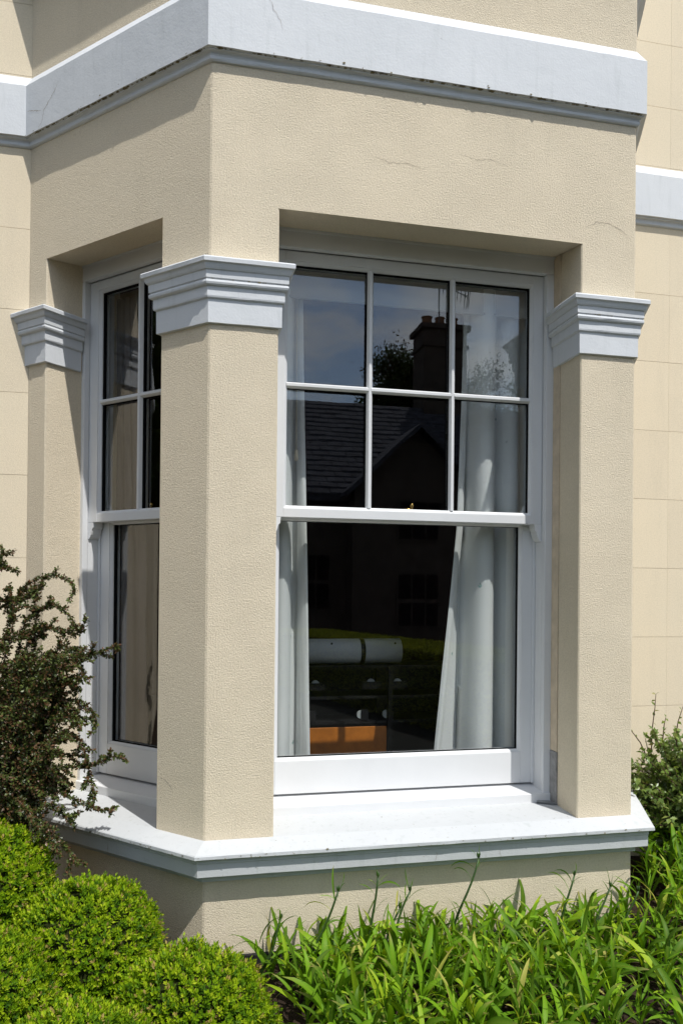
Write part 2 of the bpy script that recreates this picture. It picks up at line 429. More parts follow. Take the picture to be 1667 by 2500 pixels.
# piers
def chamfer(poly, zt, idx, r=0.005):
    """cut the plan corners listed in idx, so vertical arrises catch the light"""
    op, oz = [], []
    n = len(poly)
    for i, p in enumerate(poly):
        if i in idx:
            P0 = Vector(p)
            for q in (poly[i - 1], poly[(i + 1) % n]):
                d = (Vector(q) - P0).normalized() * r; op.append(tuple(P0 + d)); oz.append(zt[i])
        else:
            op.append(p); oz.append(zt[i])
    return op, oz
def pier(poly, zt, idx, label):
    op, oz = chamfer(poly, zt, idx)
    hpart(MB().prism(op, 0.485, oz), 'pier', 'render', label)
pa = Lp(L1); pb = (pa[0] + 0.32 * S, pa[1] + 0.32 * S)
pier([(PX, 0), (0, 0), pa, pb, (PX, pb[1])], [ZH, ZH, ZH, 3.05, 3.05], (0, 1, 2), 'corner pier between the two windows')
pier([(BX, 0), (BX, 0.42), (WX + 0.42 / T65, 0.42), (WX, 0)], [ZH, 3.05, 3.05, ZH], (0, 3), 'right-hand pier of the bay')
la = Lp(L2); lb = (la[0] + 0.35 * S, la[1] + 0.35 * S)
pier([la, (-D + 0.001, D - 0.001), (-D + 0.001, 1.2), (-0.42, 1.2), lb], [ZH, ZH, 3.05, 3.05, 3.05], (0,), 'narrow pier against the main wall')
# solid right return of the bay behind the right pier
hpart(MB().prism([(WX + 0.4215 / T65, 0.4215), (WX + 0.4215 / T65 - 0.3, 0.4215), (C[0] - 0.28, D + 0.2), (C[0] + 0.06, D + 0.13)], 0.485, 3.02), 'bay_return_wall', 'render')

# capitals
CAP = [(-0.01, 2.5045), (0.004, 2.503), (0.0125, 2.506), (0.013, 2.596), (0.021, 2.601), (0.0225, 2.607), (0.0225, 2.643), (0.030, 2.645), (0.0345, 2.649), (0.0365, 2.656), (0.0345, 2.663), (0.030, 2.667), (0.0355, 2.671),
       (0.0365, 2.701), (0.041, 2.7025), (0.045, 2.709), (0.0475, 2.717), (0.050, 2.7235), (0.0585, 2.7265), (0.0595, 2.741), (0.056, 2.746), (-0.01, 2.753)]
def capital(path, label, seed):
    hpart(sweep(path, CAP, True, 0.035, 0.0011, seed), 'capital', 'white', label)
ca = Lp(L1, -0.19)
capital([ca, Lp(L1), A, (PX, 0), (PX, 0.225)], 'white moulded capital on the corner pier', 1.0)
capital([(BX, 0.225), (BX, 0), B, (WX + 0.5 / T65, 0.5)], 'white moulded capital on the right-hand pier', 2.0)
capital([Lp(LI + 0.08), Lp(L2), Lp(L2, -0.185)], 'white moulded capital beside the main wall', 3.0)

# string courses (run round the bay and on along the main wall)
RUN = [(-6.0, D), I, A, B, C, (8.0, D)]
LOW = [(-0.02, 3.524), (0.003, 3.525), (0.008, 3.527), (0.0125, 3.532), (0.013, 3.538), (0.0115, 3.544), (0.014, 3.551), (0.021, 3.556), (0.028, 3.5575), (0.029, 3.562), (0.040, 3.5635), (0.0405, 3.797), (0.036, 3.8015), (0.0, 3.860), (-0.02, 3.862)]
hpart(sweep(RUN, LOW, True, 0.04, 0.0016, 5.0), 'string_course', 'white', 'deep white band above the ground floor windows')
UP = [(-0.02, 4.232), (0.006, 4.234), (0.016, 4.238), (0.022, 4.247), (0.022, 4.26), (0.034, 4.275), (0.052, 4.29), (0.056, 4.302), (0.082, 4.305), (0.082, 4.50), (0.0, 4.58), (-0.02, 4.58)]
hpart(sweep(BAY, UP, True, 0.08, 0.0016, 6.0), 'string_course', 'white', 'white band higher up the wall')

# bay sill
SILL = [(-0.40, 0.338), (0.004, 0.3375), (0.017, 0.339), (0.0185, 0.360), (0.024, 0.3635), (0.030, 0.3695), (0.062, 0.3715), (0.0645, 0.374), (0.065, 0.423), (0.068, 0.426), (0.068, 0.437), (0.072, 0.441), (0.076, 0.446), (0.0885, 0.4465), (0.0905, 0.449), (0.090, 0.461), (0.086, 0.4645), (0.0, ZS), (-0.40, 0.5115)]
hpart(sweep([Lp(LI + 0.10), A, B, (WX + (D + .05) / T65, D + .05)], SILL, True, 0.035, 0.0013, 7.0), 'window_sill', 'white_worn', 'projecting white sill wrapped round the bay')

# reveal fillet and mortar patch beside the front window
hpart(MB().box(BX - 0.006, BX - 0.0005, 0.175, 0.2345, 0.742, 3.012), 'render_fillet', 'fillet', bevel=0.002)
hpart(MB().box(BX - 0.008, BX - 0.0005, 0.172, 0.2345, 0.497, 0.740), 'mortar_patch', 'grey', 'bare grey mortar patch at the foot of the right reveal', bevel=0.002)

# cracks in the render and bands (thin raised-edge fissures, flat on the surface)
def crack(pts2, place, wid=0.0011, seed=0):
    random.seed(seed)
    pts = []
    for i in range(len(pts2) - 1):
        a, b = Vector(pts2[i]), Vector(pts2[i + 1]); k = max(2, int((b - a).length / 0.008))
        for j in range(k):
            q = a.lerp(b, j / k); pts.append(q + Vector((random.uniform(-1, 1), random.uniform(-1, 1))) * 0.0028)
    mb = MB(); vs = []
    for i, q in enumerate(pts):
        d = (pts[min(i + 1, len(pts) - 1)] - pts[max(0, i - 1)]).normalized(); nrm = Vector((-d.y, d.x))
        w = wid * random.uniform(0.3, 1.0) * min(1, 0.25 + 3.0 * min(i, len(pts) - 1 - i) / len(pts))
        vs += [place(*(q + nrm * w)), place(*(q - nrm * w))]
    mb.add(vs, [(2 * i, 2 * i + 1, 2 * i + 3, 2 * i + 2) for i in range(len(pts) - 1)])
    hpart(mb, 'crack', 'crack')
front = lambda o: (lambda x, z: (x, -o, z))
canted = lambda o: (lambda t, z: (*Lp(t, o), z))
crack([(1.60, 3.055), (1.66, 3.085), (1.72, 3.087), (1.78, 3.06), (1.83, 3.022)], front(0.0012), 0.0010, 1)
crack([(0.64, 3.245), (0.72, 3.225), (0.80, 3.23), (0.88, 3.21)], front(0.0012), 0.0008, 2)
crack([(1.02, 3.30), (1.10, 3.285), (1.17, 3.293), (1.25, 3.27)], front(0.0012), 0.0007, 3)
crack([(0.215, 3.79), (0.235, 3.74), (0.26, 3.70), (0.275, 3.655)], front(0.0420), 0.0008, 4)
crack([(1.02, 3.565), (0.99, 3.60), (0.985, 3.64), (0.93, 3.68), (0.87, 3.745)], canted(0.0418), 0.0012, 5)
crack([(1.11, 3.675), (1.05, 3.66), (0.99, 3.64)], canted(0.0418), 0.0012, 6)
crack([(0.24, 0.71), (0.20, 0.69), (0.16, 0.655)], canted(0.0012), 0.0014, 7)
crack([(0.924, 0.372), (0.928, 0.395), (0.922, 0.424)], front(0.0668), 0.0009, 8)
crack([(1.21, 0.372), (1.20, 0.40), (1.215, 0.424)], front(0.0668), 0.0009, 9)
crack([(0.47, 0.373), (0.47, 0.423)], canted(0.0668), 0.0014, 10)
random.seed(7)

# specks of grime and lichen clinging to the moulding edges
def grime(label, samples, seed, n, size=(0.0015, 0.006)):
    rg = random.Random(seed); mb = MB()
    for _ in range(n):
        c, u, w = samples(rg)           # centre and two in-surface directions
        c = Vector(c); u = Vector(u); w = Vector(w)
        a = rg.uniform(*size) * (0.5 + rg.random()); b = a * rg.uniform(0.25, 0.7); k = rg.randrange(5, 8)
        mb.add([c + u * (math.cos(t * 6.283 / k) * a * rg.uniform(0.5, 1.2)) + w * (math.sin(t * 6.283 / k) * b * rg.uniform(0.5, 1.2)) for t in range(k)], [tuple(range(k))])
    o = mb.build('grime', 'grime', house); o['label'] = label; o['kind'] = 'stuff'
UPZ = (0, 0, 1)
def on_front(o, z, spread, x0, x1):
    return lambda r: ((x0 + (x1 - x0) * r.random(), -o - 0.0014, z + abs(r.gauss(0, spread))), (1, 0, 0), UPZ)
def on_canted(o, z, spread, t0, t1):
    return lambda r: ((*Lp(t0 + (t1 - t0) * r.random(), o + 0.0014), z + abs(r.gauss(0, spread))), (-S, S, 0), UPZ)
grime('dirt along the lower edge of the white band', on_front(0.0405, 3.565, 0.006, 0.02, 1.84), 41, 14)
grime('dirt along the lower edge of the white band', on_canted(0.0405, 3.565, 0.006, 0.02, 1.12), 42, 14)
grime('dirt under the white band', lambda r: ((r.uniform(0, WX), -0.0345, 3.5597), (1, 0, 0), (0, -1, 0.1)), 43, 120, (0.003, 0.011))
grime('dirt under the white band', lambda r: ((*Lp(r.uniform(0, 1.1), 0.0345), 3.5597), (-S, S, 0), (-S, -S, 0.1)), 44, 120, (0.003, 0.011))
grime('chipped dirty edge of the sill', on_front(0.0905, 0.449, 0.006, -0.03, 1.88), 45, 60, (0.001, 0.005))
grime('chipped dirty edge of the sill', on_canted(0.0905, 0.449, 0.006, 0.0, 1.0), 46, 80, (0.001, 0.005))
grime('specks of dirt on the sill top', lambda r: ((r.uniform(0.2, 1.8), (y := r.uniform(-0.075, 0.15)), (0.492 + y * 0.34 if y < 0 else 0.492 + y * 0.049) + 0.0022), (1, 0, 0), (0, 1, 0.2)), 47, 26, (0.0008, 0.003))
grime('black mould at the top of the corner capital', lambda r: ((-abs(r.gauss(0, 0.02)) * S, (abs(r.gauss(0, 0.012))) * S - 0.004, 2.752 + abs(r.gauss(0, 0.012))), (-S, S, 0), UPZ), 48, 34, (0.0012, 0.004))
grime('dirt in the hollows of the corner capital', on_front(0.0335, 2.6680, 0.0006, -0.01, 0.30), 49, 9, (0.002, 0.008))
grime('dirt in the hollows of the right capital', on_front(0.0335, 2.6680, 0.0006, 1.56, 1.87), 50, 6, (0.002, 0.008))

# ------------------------------------------------------------------ sash windows
def window(xf, label, fd, ud, ldp, u0, u1, out0, out1, gl, gr, lgl, lgr, vbars, bar_w):
    """xf(u, d, z) maps window coordinates (u to the right seen from outside, d inwards) to the world"""
    w = empty('sash_window', (0, 0, 0), house); w['label'] = label
    def part(mb, name, mat, bevel=0.0, smooth=False):
        return mb.build(name, mat, w, smooth, bevel, xf=xf)
    HT, HB = 3.022, 2.942           # frame head
    # box frame
    part(MB().box(out0, u0, fd, ud - 0.002, 0.53, HB), 'jamb', 'paint', 0.003)
    part(MB().box(u1, out1, fd, ud - 0.002, 0.53, HB), 'jamb', 'paint', 0.003)
    part(MB().box(out0, out1, fd, ud - 0.002, HB + 0.001, HT), 'frame_head', 'paint', 0.003)
    part(MB().box(out0, out1, fd - 0.005, fd - 0.0005, HT - 0.012, HT + 0.004), 'sealant_bead', 'paint', 0.002)
    part(MB().box(u0 - 0.03, u0 - 0.0005, ud - 0.0015, ldp + 0.08, 0.53, HT), 'pulley_stile', 'paint')
    part(MB().box(u1 + 0.0005, u1 + 0.03, ud - 0.0015, ldp + 0.08, 0.53, HT), 'pulley_stile', 'paint')
    part(MB().box(u0 - 0.0005, u1 + 0.0005, ud + 0.04, ldp + 0.08, HB + 0.001, HT), 'head_lining', 'paint')
    for (a, b) in ((u0, u0 + 0.015), (u1 - 0.015, u1)):
        part(MB().box(a, b, ud + 0.0585, ldp - 0.001, 0.565, 1.782), 'parting_bead', 'paint', 0.002)
    # sub-sill with weathered top
    part(MB().add([(out0, fd - 0.010, 0.499), (out1, fd - 0.010, 0.499), (out1, ldp + 0.1, 0.499), (out0, ldp + 0.1, 0.499),
                   (out0, fd - 0.010, 0.541), (out1, fd - 0.010, 0.541), (out1, ldp + 0.1, 0.566), (out0, ldp + 0.1, 0.566)],
                  [(0, 3, 2, 1), (4, 5, 6, 7), (0, 1, 5, 4), (1, 2, 6, 5), (2, 3, 7, 6), (3, 0, 4, 7)]), 'sub_sill', 'paint', 0.003)
    TH = 0.058
    def sash(d, s0, s1, z0, z1, g0, g1, gz0, gz1):
        part(MB().box(s0, g0 - 0.012, d, d + TH, z0, z1), 'stile', 'paint', 0.002)
        part(MB().box(g1 + 0.012, s1, d, d + TH, z0, z1), 'stile', 'paint', 0.002)
        part(MB().box(g0 - 0.0118, g1 + 0.0118, d + 0.0004, d + TH - 0.0004, z0, gz0 - 0.012), 'rail', 'paint', 0.002)
        part(MB().box(g0 - 0.0118, g1 + 0.0118, d + 0.0004, d + TH - 0.0004, gz1 + 0.012, z1), 'rail', 'paint', 0.002)
        # sloped glazing bead
        bo = [(g0 - 0.0117, gz0 - 0.0117), (g1 + 0.0117, gz0 - 0.0117), (g1 + 0.0117, gz1 + 0.0117), (g0 - 0.0117, gz1 + 0.0117)]
        bi = [(g0, gz0), (g1, gz0), (g1, gz1), (g0, gz1)]
        vs = [(u, d + 0.004, z) for u, z in bo] + [(u * 0.75 + a * 0.25, d + 0.0045, z * 0.75 + b * 0.25) for (u, z), (a, b) in zip(bo, bi)] + [(u, d + 0.014, z) for u, z in bi] + [(u, d + 0.020, z) for u, z in bi]
        vs += [(u, d + TH - 0.0055, z) for u, z in bi] + [(u, d + TH - 0.002, z) for u, z in bi] + [(u, d + TH - 0.002, z) for u, z in bo]
        fs = []
        for lv in (0, 1, 2, 4, 5):
            fs += [(lv * 4 + i, lv * 4 + (i + 1) % 4, lv * 4 + 4 + (i + 1) % 4, lv * 4 + 4 + i) for i in range(4)]
        part(MB().add(vs, fs), 'glazing_bead', 'paint')
    def pane(d, a, b, z0, z1):
        part(MB().box(a - 0.004, b + 0.004, d + 0.0415, d + 0.0435, z0 - 0.004, z1 + 0.004), 'pane', 'glass')
        t = 0.0010
        m = MB()
        for q in ((a - 0.004, a + t, z0, z1), (b - t, b + 0.004, z0, z1), (a - 0.004, b + 0.004, z0 - 0.004, z0 + t), (a - 0.004, b + 0.004, z1 - t, z1 + 0.004)):
            m.box(q[0], q[1], d + 0.0204, d + 0.041, q[2], q[3])
        part(m, 'spacer', 'black')
    gz0, gz1 = 1.836, 2.887
    sash(ud, u0 + 0.001, u1 - 0.001, 1.784, 2.9415, gl, gr, gz0, gz1)
    # glazing bars
    hz = bar_w * 0.5
    zc = 2.3615
    def bar_prof(m, c, lo, hi, vertical, back):
        d0 = ud + 0.004 if not back else ud + TH + 0.006
        d1 = ud + 0.020 if not back else ud + 0.0445
        ww = [(-hz, d1), (-hz * 0.85, d1 + (d0 - d1) * 0.35), (-hz * 0.38, d0), (hz * 0.38, d0), (hz * 0.85, d1 + (d0 - d1) * 0.35), (hz, d1)]
        vs = []
        for e in (lo, hi):
            for (a, dd) in ww: vs.append((c + a, dd, e) if vertical else (e, dd, c + a))
        n = 6
        m.add(vs, [(i, (i + 1) % n, n + (i + 1) % n, n + i) for i in range(n)] + [tuple(range(n)), tuple(range(2 * n - 1, n - 1, -1))])
    edges = [gl] + [v for v in vbars] + [gr]
    for v in vbars:
        for back in (False, True):
            m = MB(); bar_prof(m, v, gz0 - 0.002, gz1 + 0.002, True, back); part(m, 'glazing_bar', 'paint')
    for i in range(len(edges) - 1):
        a = edges[i] + (0 if i == 0 else hz * 0.3) - (0.002 if i == 0 else 0); b = edges[i + 1] - (0 if i == len(edges) - 2 else hz * 0.3)
        for back in (False, True):
            m = MB(); bar_prof(m, zc, a, b, False, back); part(m, 'glazing_bar', 'paint')
    for i in range(len(edges) - 1):
        a = edges[i] + (0 if i == 0 else hz); b = edges[i + 1] - (0 if i == len(edges) - 2 else hz)
        pane(ud, a, b, gz0, zc - hz); pane(ud, a, b, zc + hz, gz1)
    # lower sash
    sash(ldp, u0 + 0.002, u1 - 0.002, 0.566, 1.832, lgl, lgr, 0.7245, 1.775)
    pane(ldp, lgl, lgr, 0.7245, 1.775)
    # horns under the meeting rail
    hp = [(0, 0.002), (0.036, 0.002), (0.0345, -0.012), (0.034, -0.022), (0.030, -0.028), (0.0255, -0.032), (0.0235, -0.044), (0.019, -0.058), (0.012, -0.070), (0.004, -0.0775), (0, -0.078)]
    for sgn, base in ((1, u0 + 0.001), (-1, u1 - 0.001)):
        n = len(hp)
        vs = [(base + sgn * a, ud + 0.0006, 1.782 + b) for a, b in hp] + [(base + sgn * a, ud + TH - 0.0006, 1.782 + b) for a, b in hp]
        part(MB().add(vs, [tuple(range(n)), tuple(range(2 * n - 1, n - 1, -1))] + [(i, (i + 1) % n, n + (i + 1) % n, n + i) for i in range(n)]), 'horn', 'paint')
        # matching stop on the lower sash
        vs = [(base + sgn * (a + 0.03), ldp + 0.002, 1.834 - b * 0.7) for a, b in hp] + [(base + sgn * (a + 0.03), ldp + 0.03, 1.834 - b * 0.7) for a, b in hp]
        part(MB().add(vs, [tuple(range(n)), tuple(range(2 * n - 1, n - 1, -1))] + [(i, (i + 1) % n, n + (i + 1) % n, n + i) for i in range(n)]), 'sash_stop', 'paint')
    # brass fastener on the meeting rail
    uc = 0.5 * (u0 + u1) + 0.012
    m = MB().box(uc - 0.035, uc + 0.02, ldp + 0.004, ldp + 0.03, 1.832, 1.838)
    m.tube([(uc - 0.03, ldp + 0.012, 1.841), (uc - 0.01, ldp + 0.01, 1.844), (uc + 0.012, ldp + 0.006, 1.842)], 0.004, 8)
    m.tube([(uc + 0.008, ldp + 0.008, 1.838), (uc + 0.008, ldp + 0.008, 1.850), (uc + 0.008, ldp + 0.008, 1.856), (uc + 0.008, ldp + 0.008, 1.866), (uc + 0.008, ldp + 0.008, 1.871)], [0.004, 0.004, 0.0085, 0.0085, 0.003], 10)
    part(m, 'sash_fastener', 'brass', smooth=True)
    return w

xf_front = lambda u, d, z: (u, d, z)
xf_left = lambda u, d, z: (u * S + d * S, -u * S + d * S, z)
window(xf_front, 'wide front sash window with six upper panes', 0.235, 0.268, 0.333, 0.287, 1.5475, 0.262, BX + 0.004, 0.3465, 1.485, 0.328, 1.4695, [0.7175, 1.1055], 0.0275)
window(xf_left, 'narrow side sash window partly hidden by the corner pier', 0.199, 0.231, 0.297, -0.984, -0.322, -1.012, -0.258, -0.912, -0.388, -0.897, -0.373, [-0.649], 0.0275)

# ------------------------------------------------------------------ the room behind
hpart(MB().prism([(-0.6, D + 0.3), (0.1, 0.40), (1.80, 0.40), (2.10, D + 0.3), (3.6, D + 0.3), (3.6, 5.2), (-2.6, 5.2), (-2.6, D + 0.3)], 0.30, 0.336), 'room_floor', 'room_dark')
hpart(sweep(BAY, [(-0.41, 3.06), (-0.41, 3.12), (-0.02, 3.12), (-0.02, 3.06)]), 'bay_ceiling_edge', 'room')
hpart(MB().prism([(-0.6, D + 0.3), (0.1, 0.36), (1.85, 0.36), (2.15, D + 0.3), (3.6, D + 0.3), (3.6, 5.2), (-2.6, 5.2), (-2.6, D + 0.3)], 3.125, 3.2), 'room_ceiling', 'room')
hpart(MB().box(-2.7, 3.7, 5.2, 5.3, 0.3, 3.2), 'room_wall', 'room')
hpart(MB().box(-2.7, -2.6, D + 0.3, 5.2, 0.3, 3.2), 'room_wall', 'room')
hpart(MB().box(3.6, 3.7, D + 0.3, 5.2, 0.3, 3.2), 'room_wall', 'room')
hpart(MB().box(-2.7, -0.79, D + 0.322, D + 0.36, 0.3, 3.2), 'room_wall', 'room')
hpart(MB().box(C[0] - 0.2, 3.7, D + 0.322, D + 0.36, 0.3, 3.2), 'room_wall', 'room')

# curtains (things that hang inside the glass)
def curtain(name, label, mat, xf, edge0, edge1, d0, folds, amp, z0=0.40, z1=2.92, ns=90, nz=44, phase=0.0, skew=0.0):
    vs = []; fs = []
    for j in range(nz + 1):
        z = z1 + (z0 - z1) * j / nz
        a, b = edge0(z), edge1(z)
        for i in range(ns + 1):
            s = i / ns
            ph = 2 * math.pi * folds * (s ** (1 + skew)) + phase
            am = amp * (0.75 + 0.25 * math.sin(3.1 * s + 1)) * (0.8 + 0.2 * math.cos((z - z0) * 1.3))
            u = a + (b - a) * s + 0.010 * math.sin(2 * ph)
            d = d0 + am * math.cos(ph) + 0.006 * noise.noise(Vector((s * 6, z * 2.0, d0 * 9))) + 0.01 * noise.noise(Vector((s * 2, z * 0.8, 3)))
            vs.append(xf(u, d, z))
    for j in range(nz):
        for i in range(ns):
            q = j * (ns + 1) + i; fs.append((q, q + 1, q + ns + 2, q + ns + 1))
    o = MB().add(vs, fs).build(name, mat, None, True)
    return tag(o, label, 'curtain', 'curtains inside the bay windows')
lerp = lambda pts: (lambda z: float(np.interp(z, [p[0] for p in pts], [p[1] for p in pts])))
def fold_curtain(label, prof, z0=0.40, z1=2.92, nz=56, sub=9):
    """prof(z) gives the plan line of the cloth: corner points (x, depth, bulge towards the glass of the run after it)"""
    vs = []; rowlen = None
    for j in range(nz + 1):
        z = z1 + (z0 - z1) * j / nz
        pts = prof(z); row = []
        for i in range(len(pts) - 1):
            (x0, d0, b), (x1, d1, _) = pts[i], pts[i + 1]
            for k in range(sub):
                q = k / sub
                w = math.sin(math.pi * q) ** 0.8
                row.append((x0 + (x1 - x0) * (q - 0.06 * math.sin(2 * math.pi * q) * (b > 0.03)), d0 + (d1 - d0) * q - b * w))
        row.append((pts[-1][0], pts[-1][1]))
        rowlen = len(row)
        for i, (x, d) in enumerate(row):
            nn = 0.007 * noise.noise(Vector((i * 0.16, z * 1.5, 2.2))) + 0.0025 * noise.noise(Vector((i * 0.5, z * 7, 5.0)))
            vs.append((x + 0.004 * noise.noise(Vector((i * 0.1, z * 1.1, 8))), d + nn, z))
    fs = [(j * rowlen + i, j * rowlen + i + 1, (j + 1) * rowlen + i + 1, (j + 1) * rowlen + i) for j in range(nz) for i in range(rowlen - 1)]
    return tag(MB().add(vs, fs).build('curtain', 'curtain', None, True), label, 'curtain', 'curtains inside the bay windows')
eL = lerp([(0.40, 0.505), (0.68, 0.500), (1.77, 0.470), (2.9, 0.445)])
fold_curtain('white printed curtain at the left of the front window', lambda z: [(0.255, 0.51, 0.02), (0.290, 0.525, 0.118), (0.412, 0.53, 0.0), (0.440, 0.56, 0.01), (eL(z) - 0.035, 0.50, 0.012), (eL(z), 0.475, 0.0)])
eR = lerp([(0.40, 1.080), (0.68, 1.104), (1.79, 1.212), (2.35, 1.229), (2.9, 1.240)])
fold_curtain('white printed curtain in tall folds at the right of the front window', lambda z: [(eR(z), 0.485, 0.012), (eR(z) + 0.040, 0.505, 0.0), (max(1.245, eR(z) + 0.055), 0.555, 0.004), (1.262 + 0.25 * (eR(z) - 1.212) * (z < 1.79), 0.555, 0.15), (1.418, 0.555, 0.11), (1.55, 0.555, 0.03), (1.60, 0.54, 0.0)])
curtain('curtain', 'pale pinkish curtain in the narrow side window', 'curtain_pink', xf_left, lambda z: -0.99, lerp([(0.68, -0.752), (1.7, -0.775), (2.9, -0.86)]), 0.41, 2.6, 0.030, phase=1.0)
# roller blind
rb = tag(empty('roller_blind', (0.92, 0.42, 2.92)), 'rolled white blind across the top of the front window', 'blind')
MB().box(-0.62, 0.62, 0.0, 0.003, -0.112, 0.0).build('fabric', 'blind', rb)
MB().tube([(-0.62, 0.02, 0.01), (0.62, 0.02, 0.01)], 0.022, 12).build('roller', 'blind', rb, True)
MB().box(-0.62, 0.62, -0.004, 0.007, -0.124, -0.113).build('bottom_bar', 'blind', rb)
cd = tag(empty('blind_cord', (0.416, 0.455, 2.9)), 'cream pull cord with toggle beside the left curtain', 'cord')
MB().tube([(0, 0, 0), (0, 0, -0.40), (0.002, 0, -0.79)], 0.0022, 6).build('string', 'cord', cd, True)
MB().tube([(0.002, 0, -0.785), (0.002, 0, -0.79), (0.002, 0, -0.83), (0.002, 0, -0.838)], [0.003, 0.007, 0.010, 0.006], 10).build('toggle', 'cord', cd, True)

# rack of round pale things just inside the window
rk = tag(empty('storage_rack', (0.9, 1.05, 0.34)), 'black rack holding round pale discs behind the front glass', 'rack')
for x in (-0.50, 0.137, 0.62):
    for y in (-0.03, 0.22):
        MB().box(x - 0.012, x + 0.012, y - 0.012, y + 0.012, 0.0, 0.715).build('post', 'rack', rk)
for z in (0.18, 0.40, 0.535, 0.70):
    MB().box(-0.50, 0.62, -0.017, 0.21, z, z + 0.015).build('shelf', 'rack', rk)
MB().box(-0.50, 0.62, 0.235, 0.245, 0.0, 0.715).build('back_panel', 'rack', rk)
for (x, z) in ((-0.275, 0.617), (0.034, 0.621), (0.185, 0.620), (-0.313, 0.445), (-0.023, 0.448), (0.121, 0.448)):
    m = MB().tube([(x, -0.0165, z), (x, -0.004, z)], 0.022, 20); m.build('disc', 'disc', rk)
    if z > 0.6: MB().box(x - 0.05, x + 0.05, -0.024, -0.0172, z - 0.03, z + 0.007).build('slat', 'rack', rk)  # dark strip stands for shade over the disc's lower part
    else: MB().box(x + 0.002, x + 0.04, -0.024, -0.0172, z - 0.03, z + 0.03).build('slat', 'rack', rk)  # dark strip stands for the shaded right part of the disc
MB().box(-0.485, 0.12, -0.028, -0.0185, 0.03, 0.384).build('wood_panel', 'orange', rk, bevel=0.002)['label'] = 'orange-brown wooden front panel'
rl = tag(empty('rolled_mat', (0.72, 1.13, 1.056)), 'white rolled mat lying on top of the black rack', 'mat')
MB().tube([(-0.33, 0, 0.071), (0.40, 0, 0.071)], 0.070, 28).build('roll', 'mat', rl, True)
MB().tube([(0.165, 0, 0.071), (0.19, 0, 0.071)], 0.0716, 28, True).build('strap', 'rack', rl, True)
for x in (0.0, 0.36):
    MB().tube([(x, -0.055, 0.116), (x, -0.060, 0.1185)], 0.006, 8).build('eyelet', 'rack', rl)

# ------------------------------------------------------------------ opposite house, hedge and trees (seen in the glass), added dark planting at left
oh = tag(empty('opposite_house', (5.0, -14.6, 0)), 'dark stone house with slate roof and tall chimney, reflected in the front window', 'house')
MB().box(-9, 9, -6.2, 0, -0.1, 4.0).build('wall', 'stone', oh)
RIDGE, EAVE = 6.75, 3.92
def slope_roof(x0, x1, y0, z0, y1, z1, name='roof'):
    """slated slope from eave (y0, z0) up to ridge (y1, z1)"""
    base = MB().add([(x0, y0, z0), (x1, y0, z0), (x1, y1, z1), (x0, y1, z1), (x0, y0, z0 - 0.15), (x1, y0, z0 - 0.15), (x1, y1, z1 - 0.15), (x0, y1, z1 - 0.15)],
                    [(0, 1, 2, 3), (4, 7, 6, 5), (0, 4, 5, 1), (1, 5, 6, 2), (2, 6, 7, 3), (3, 7, 4, 0)]).build(name, 'slate', oh)
    return base
slope_roof(-9.2, 9.2, 0.3, EAVE - 0.2, -3.0, RIDGE)
slope_roof(-9.2, 9.2, -6.4, EAVE - 0.2, -3.0, RIDGE)
sl = MB()
rows = 19
for r in range(rows):
    f0, f1 = r / rows, (r + 1.25) / rows
    y0, z0 = 0.32 + (-3.32) * f0, EAVE - 0.2 + (RIDGE - EAVE + 0.2) * f0
    y1, z1 = 0.32 + (-3.32) * min(f1, 1), EAVE - 0.2 + (RIDGE - EAVE + 0.2) * min(f1, 1)
    x = -5.0 + (0.22 if r % 2 else 0)
    while x < 5.0:
        h = random.uniform(0.035, 0.06)
        sl.add([(x, y0, z0 + h), (x + 0.42, y0, z0 + h + random.uniform(-.01, .01)), (x + 0.42, y1, z1 + 0.012), (x, y1, z1 + 0.012), (x, y0, z0 + 0.005), (x + 0.42, y0, z0 + 0.005)], [(0, 1, 2, 3), (4, 5, 1, 0), (5, 2, 1), (4, 0, 3)])
        x += 0.44
so = sl.build('slates', 'slate', oh); so['kind'] = 'stuff'
# gable dormer
gx = 0.55
MB().add([(gx - 1.55, 0.7, 0), (gx + 1.55, 0.7, 0), (gx + 1.55, 0.7, 3.85), (gx, 0.7, 5.25), (gx - 1.55, 0.7, 3.85), (gx - 1.55, -1.5, 0), (gx + 1.55, -1.5, 0), (gx + 1.55, -1.5, 3.85), (gx, -1.5, 5.25), (gx - 1.55, -1.5, 3.85)],
         [(0, 1, 2, 3, 4), (5, 9, 8, 7, 6), (0, 5, 6, 1), (1, 6, 7, 2), (2, 7, 8, 3), (3, 8, 9, 4), (4, 9, 5, 0)]).build('gable_wall', 'stone', oh)
for sg in (-1, 1):
    MB().add([(gx, 1.0, 5.42), (gx + sg * 1.8, 1.0, 3.74), (gx + sg * 1.8, -1.4, 3.74), (gx, -1.9, 5.42), (gx, 1.0, 5.32), (gx + sg * 1.8, 1.0, 3.64), (gx + sg * 1.8, -1.4, 3.64), (gx, -1.9, 5.32)],
             [(0, 1, 2, 3), (4, 7, 6, 5), (0, 4, 5, 1), (1, 5, 6, 2), (2, 6, 7, 3), (3, 7, 4, 0)]).build('gable_roof', 'slate', oh)
    MB().add([(gx, 1.004, 5.42), (gx + sg * 1.8, 1.004, 3.74), (gx + sg * 1.8, 1.03, 3.74), (gx, 1.03, 5.42), (gx, 1.004, 5.30), (gx + sg * 1.8, 1.004, 3.60), (gx + sg * 1.8, 1.03, 3.60), (gx, 1.03, 5.30)],
             [(0, 1, 2, 3), (4, 7, 6, 5), (0, 4, 5, 1), (1, 5, 6, 2), (2, 6, 7, 3), (3, 7, 4, 0)]).build('bargeboard', 'slate', oh)
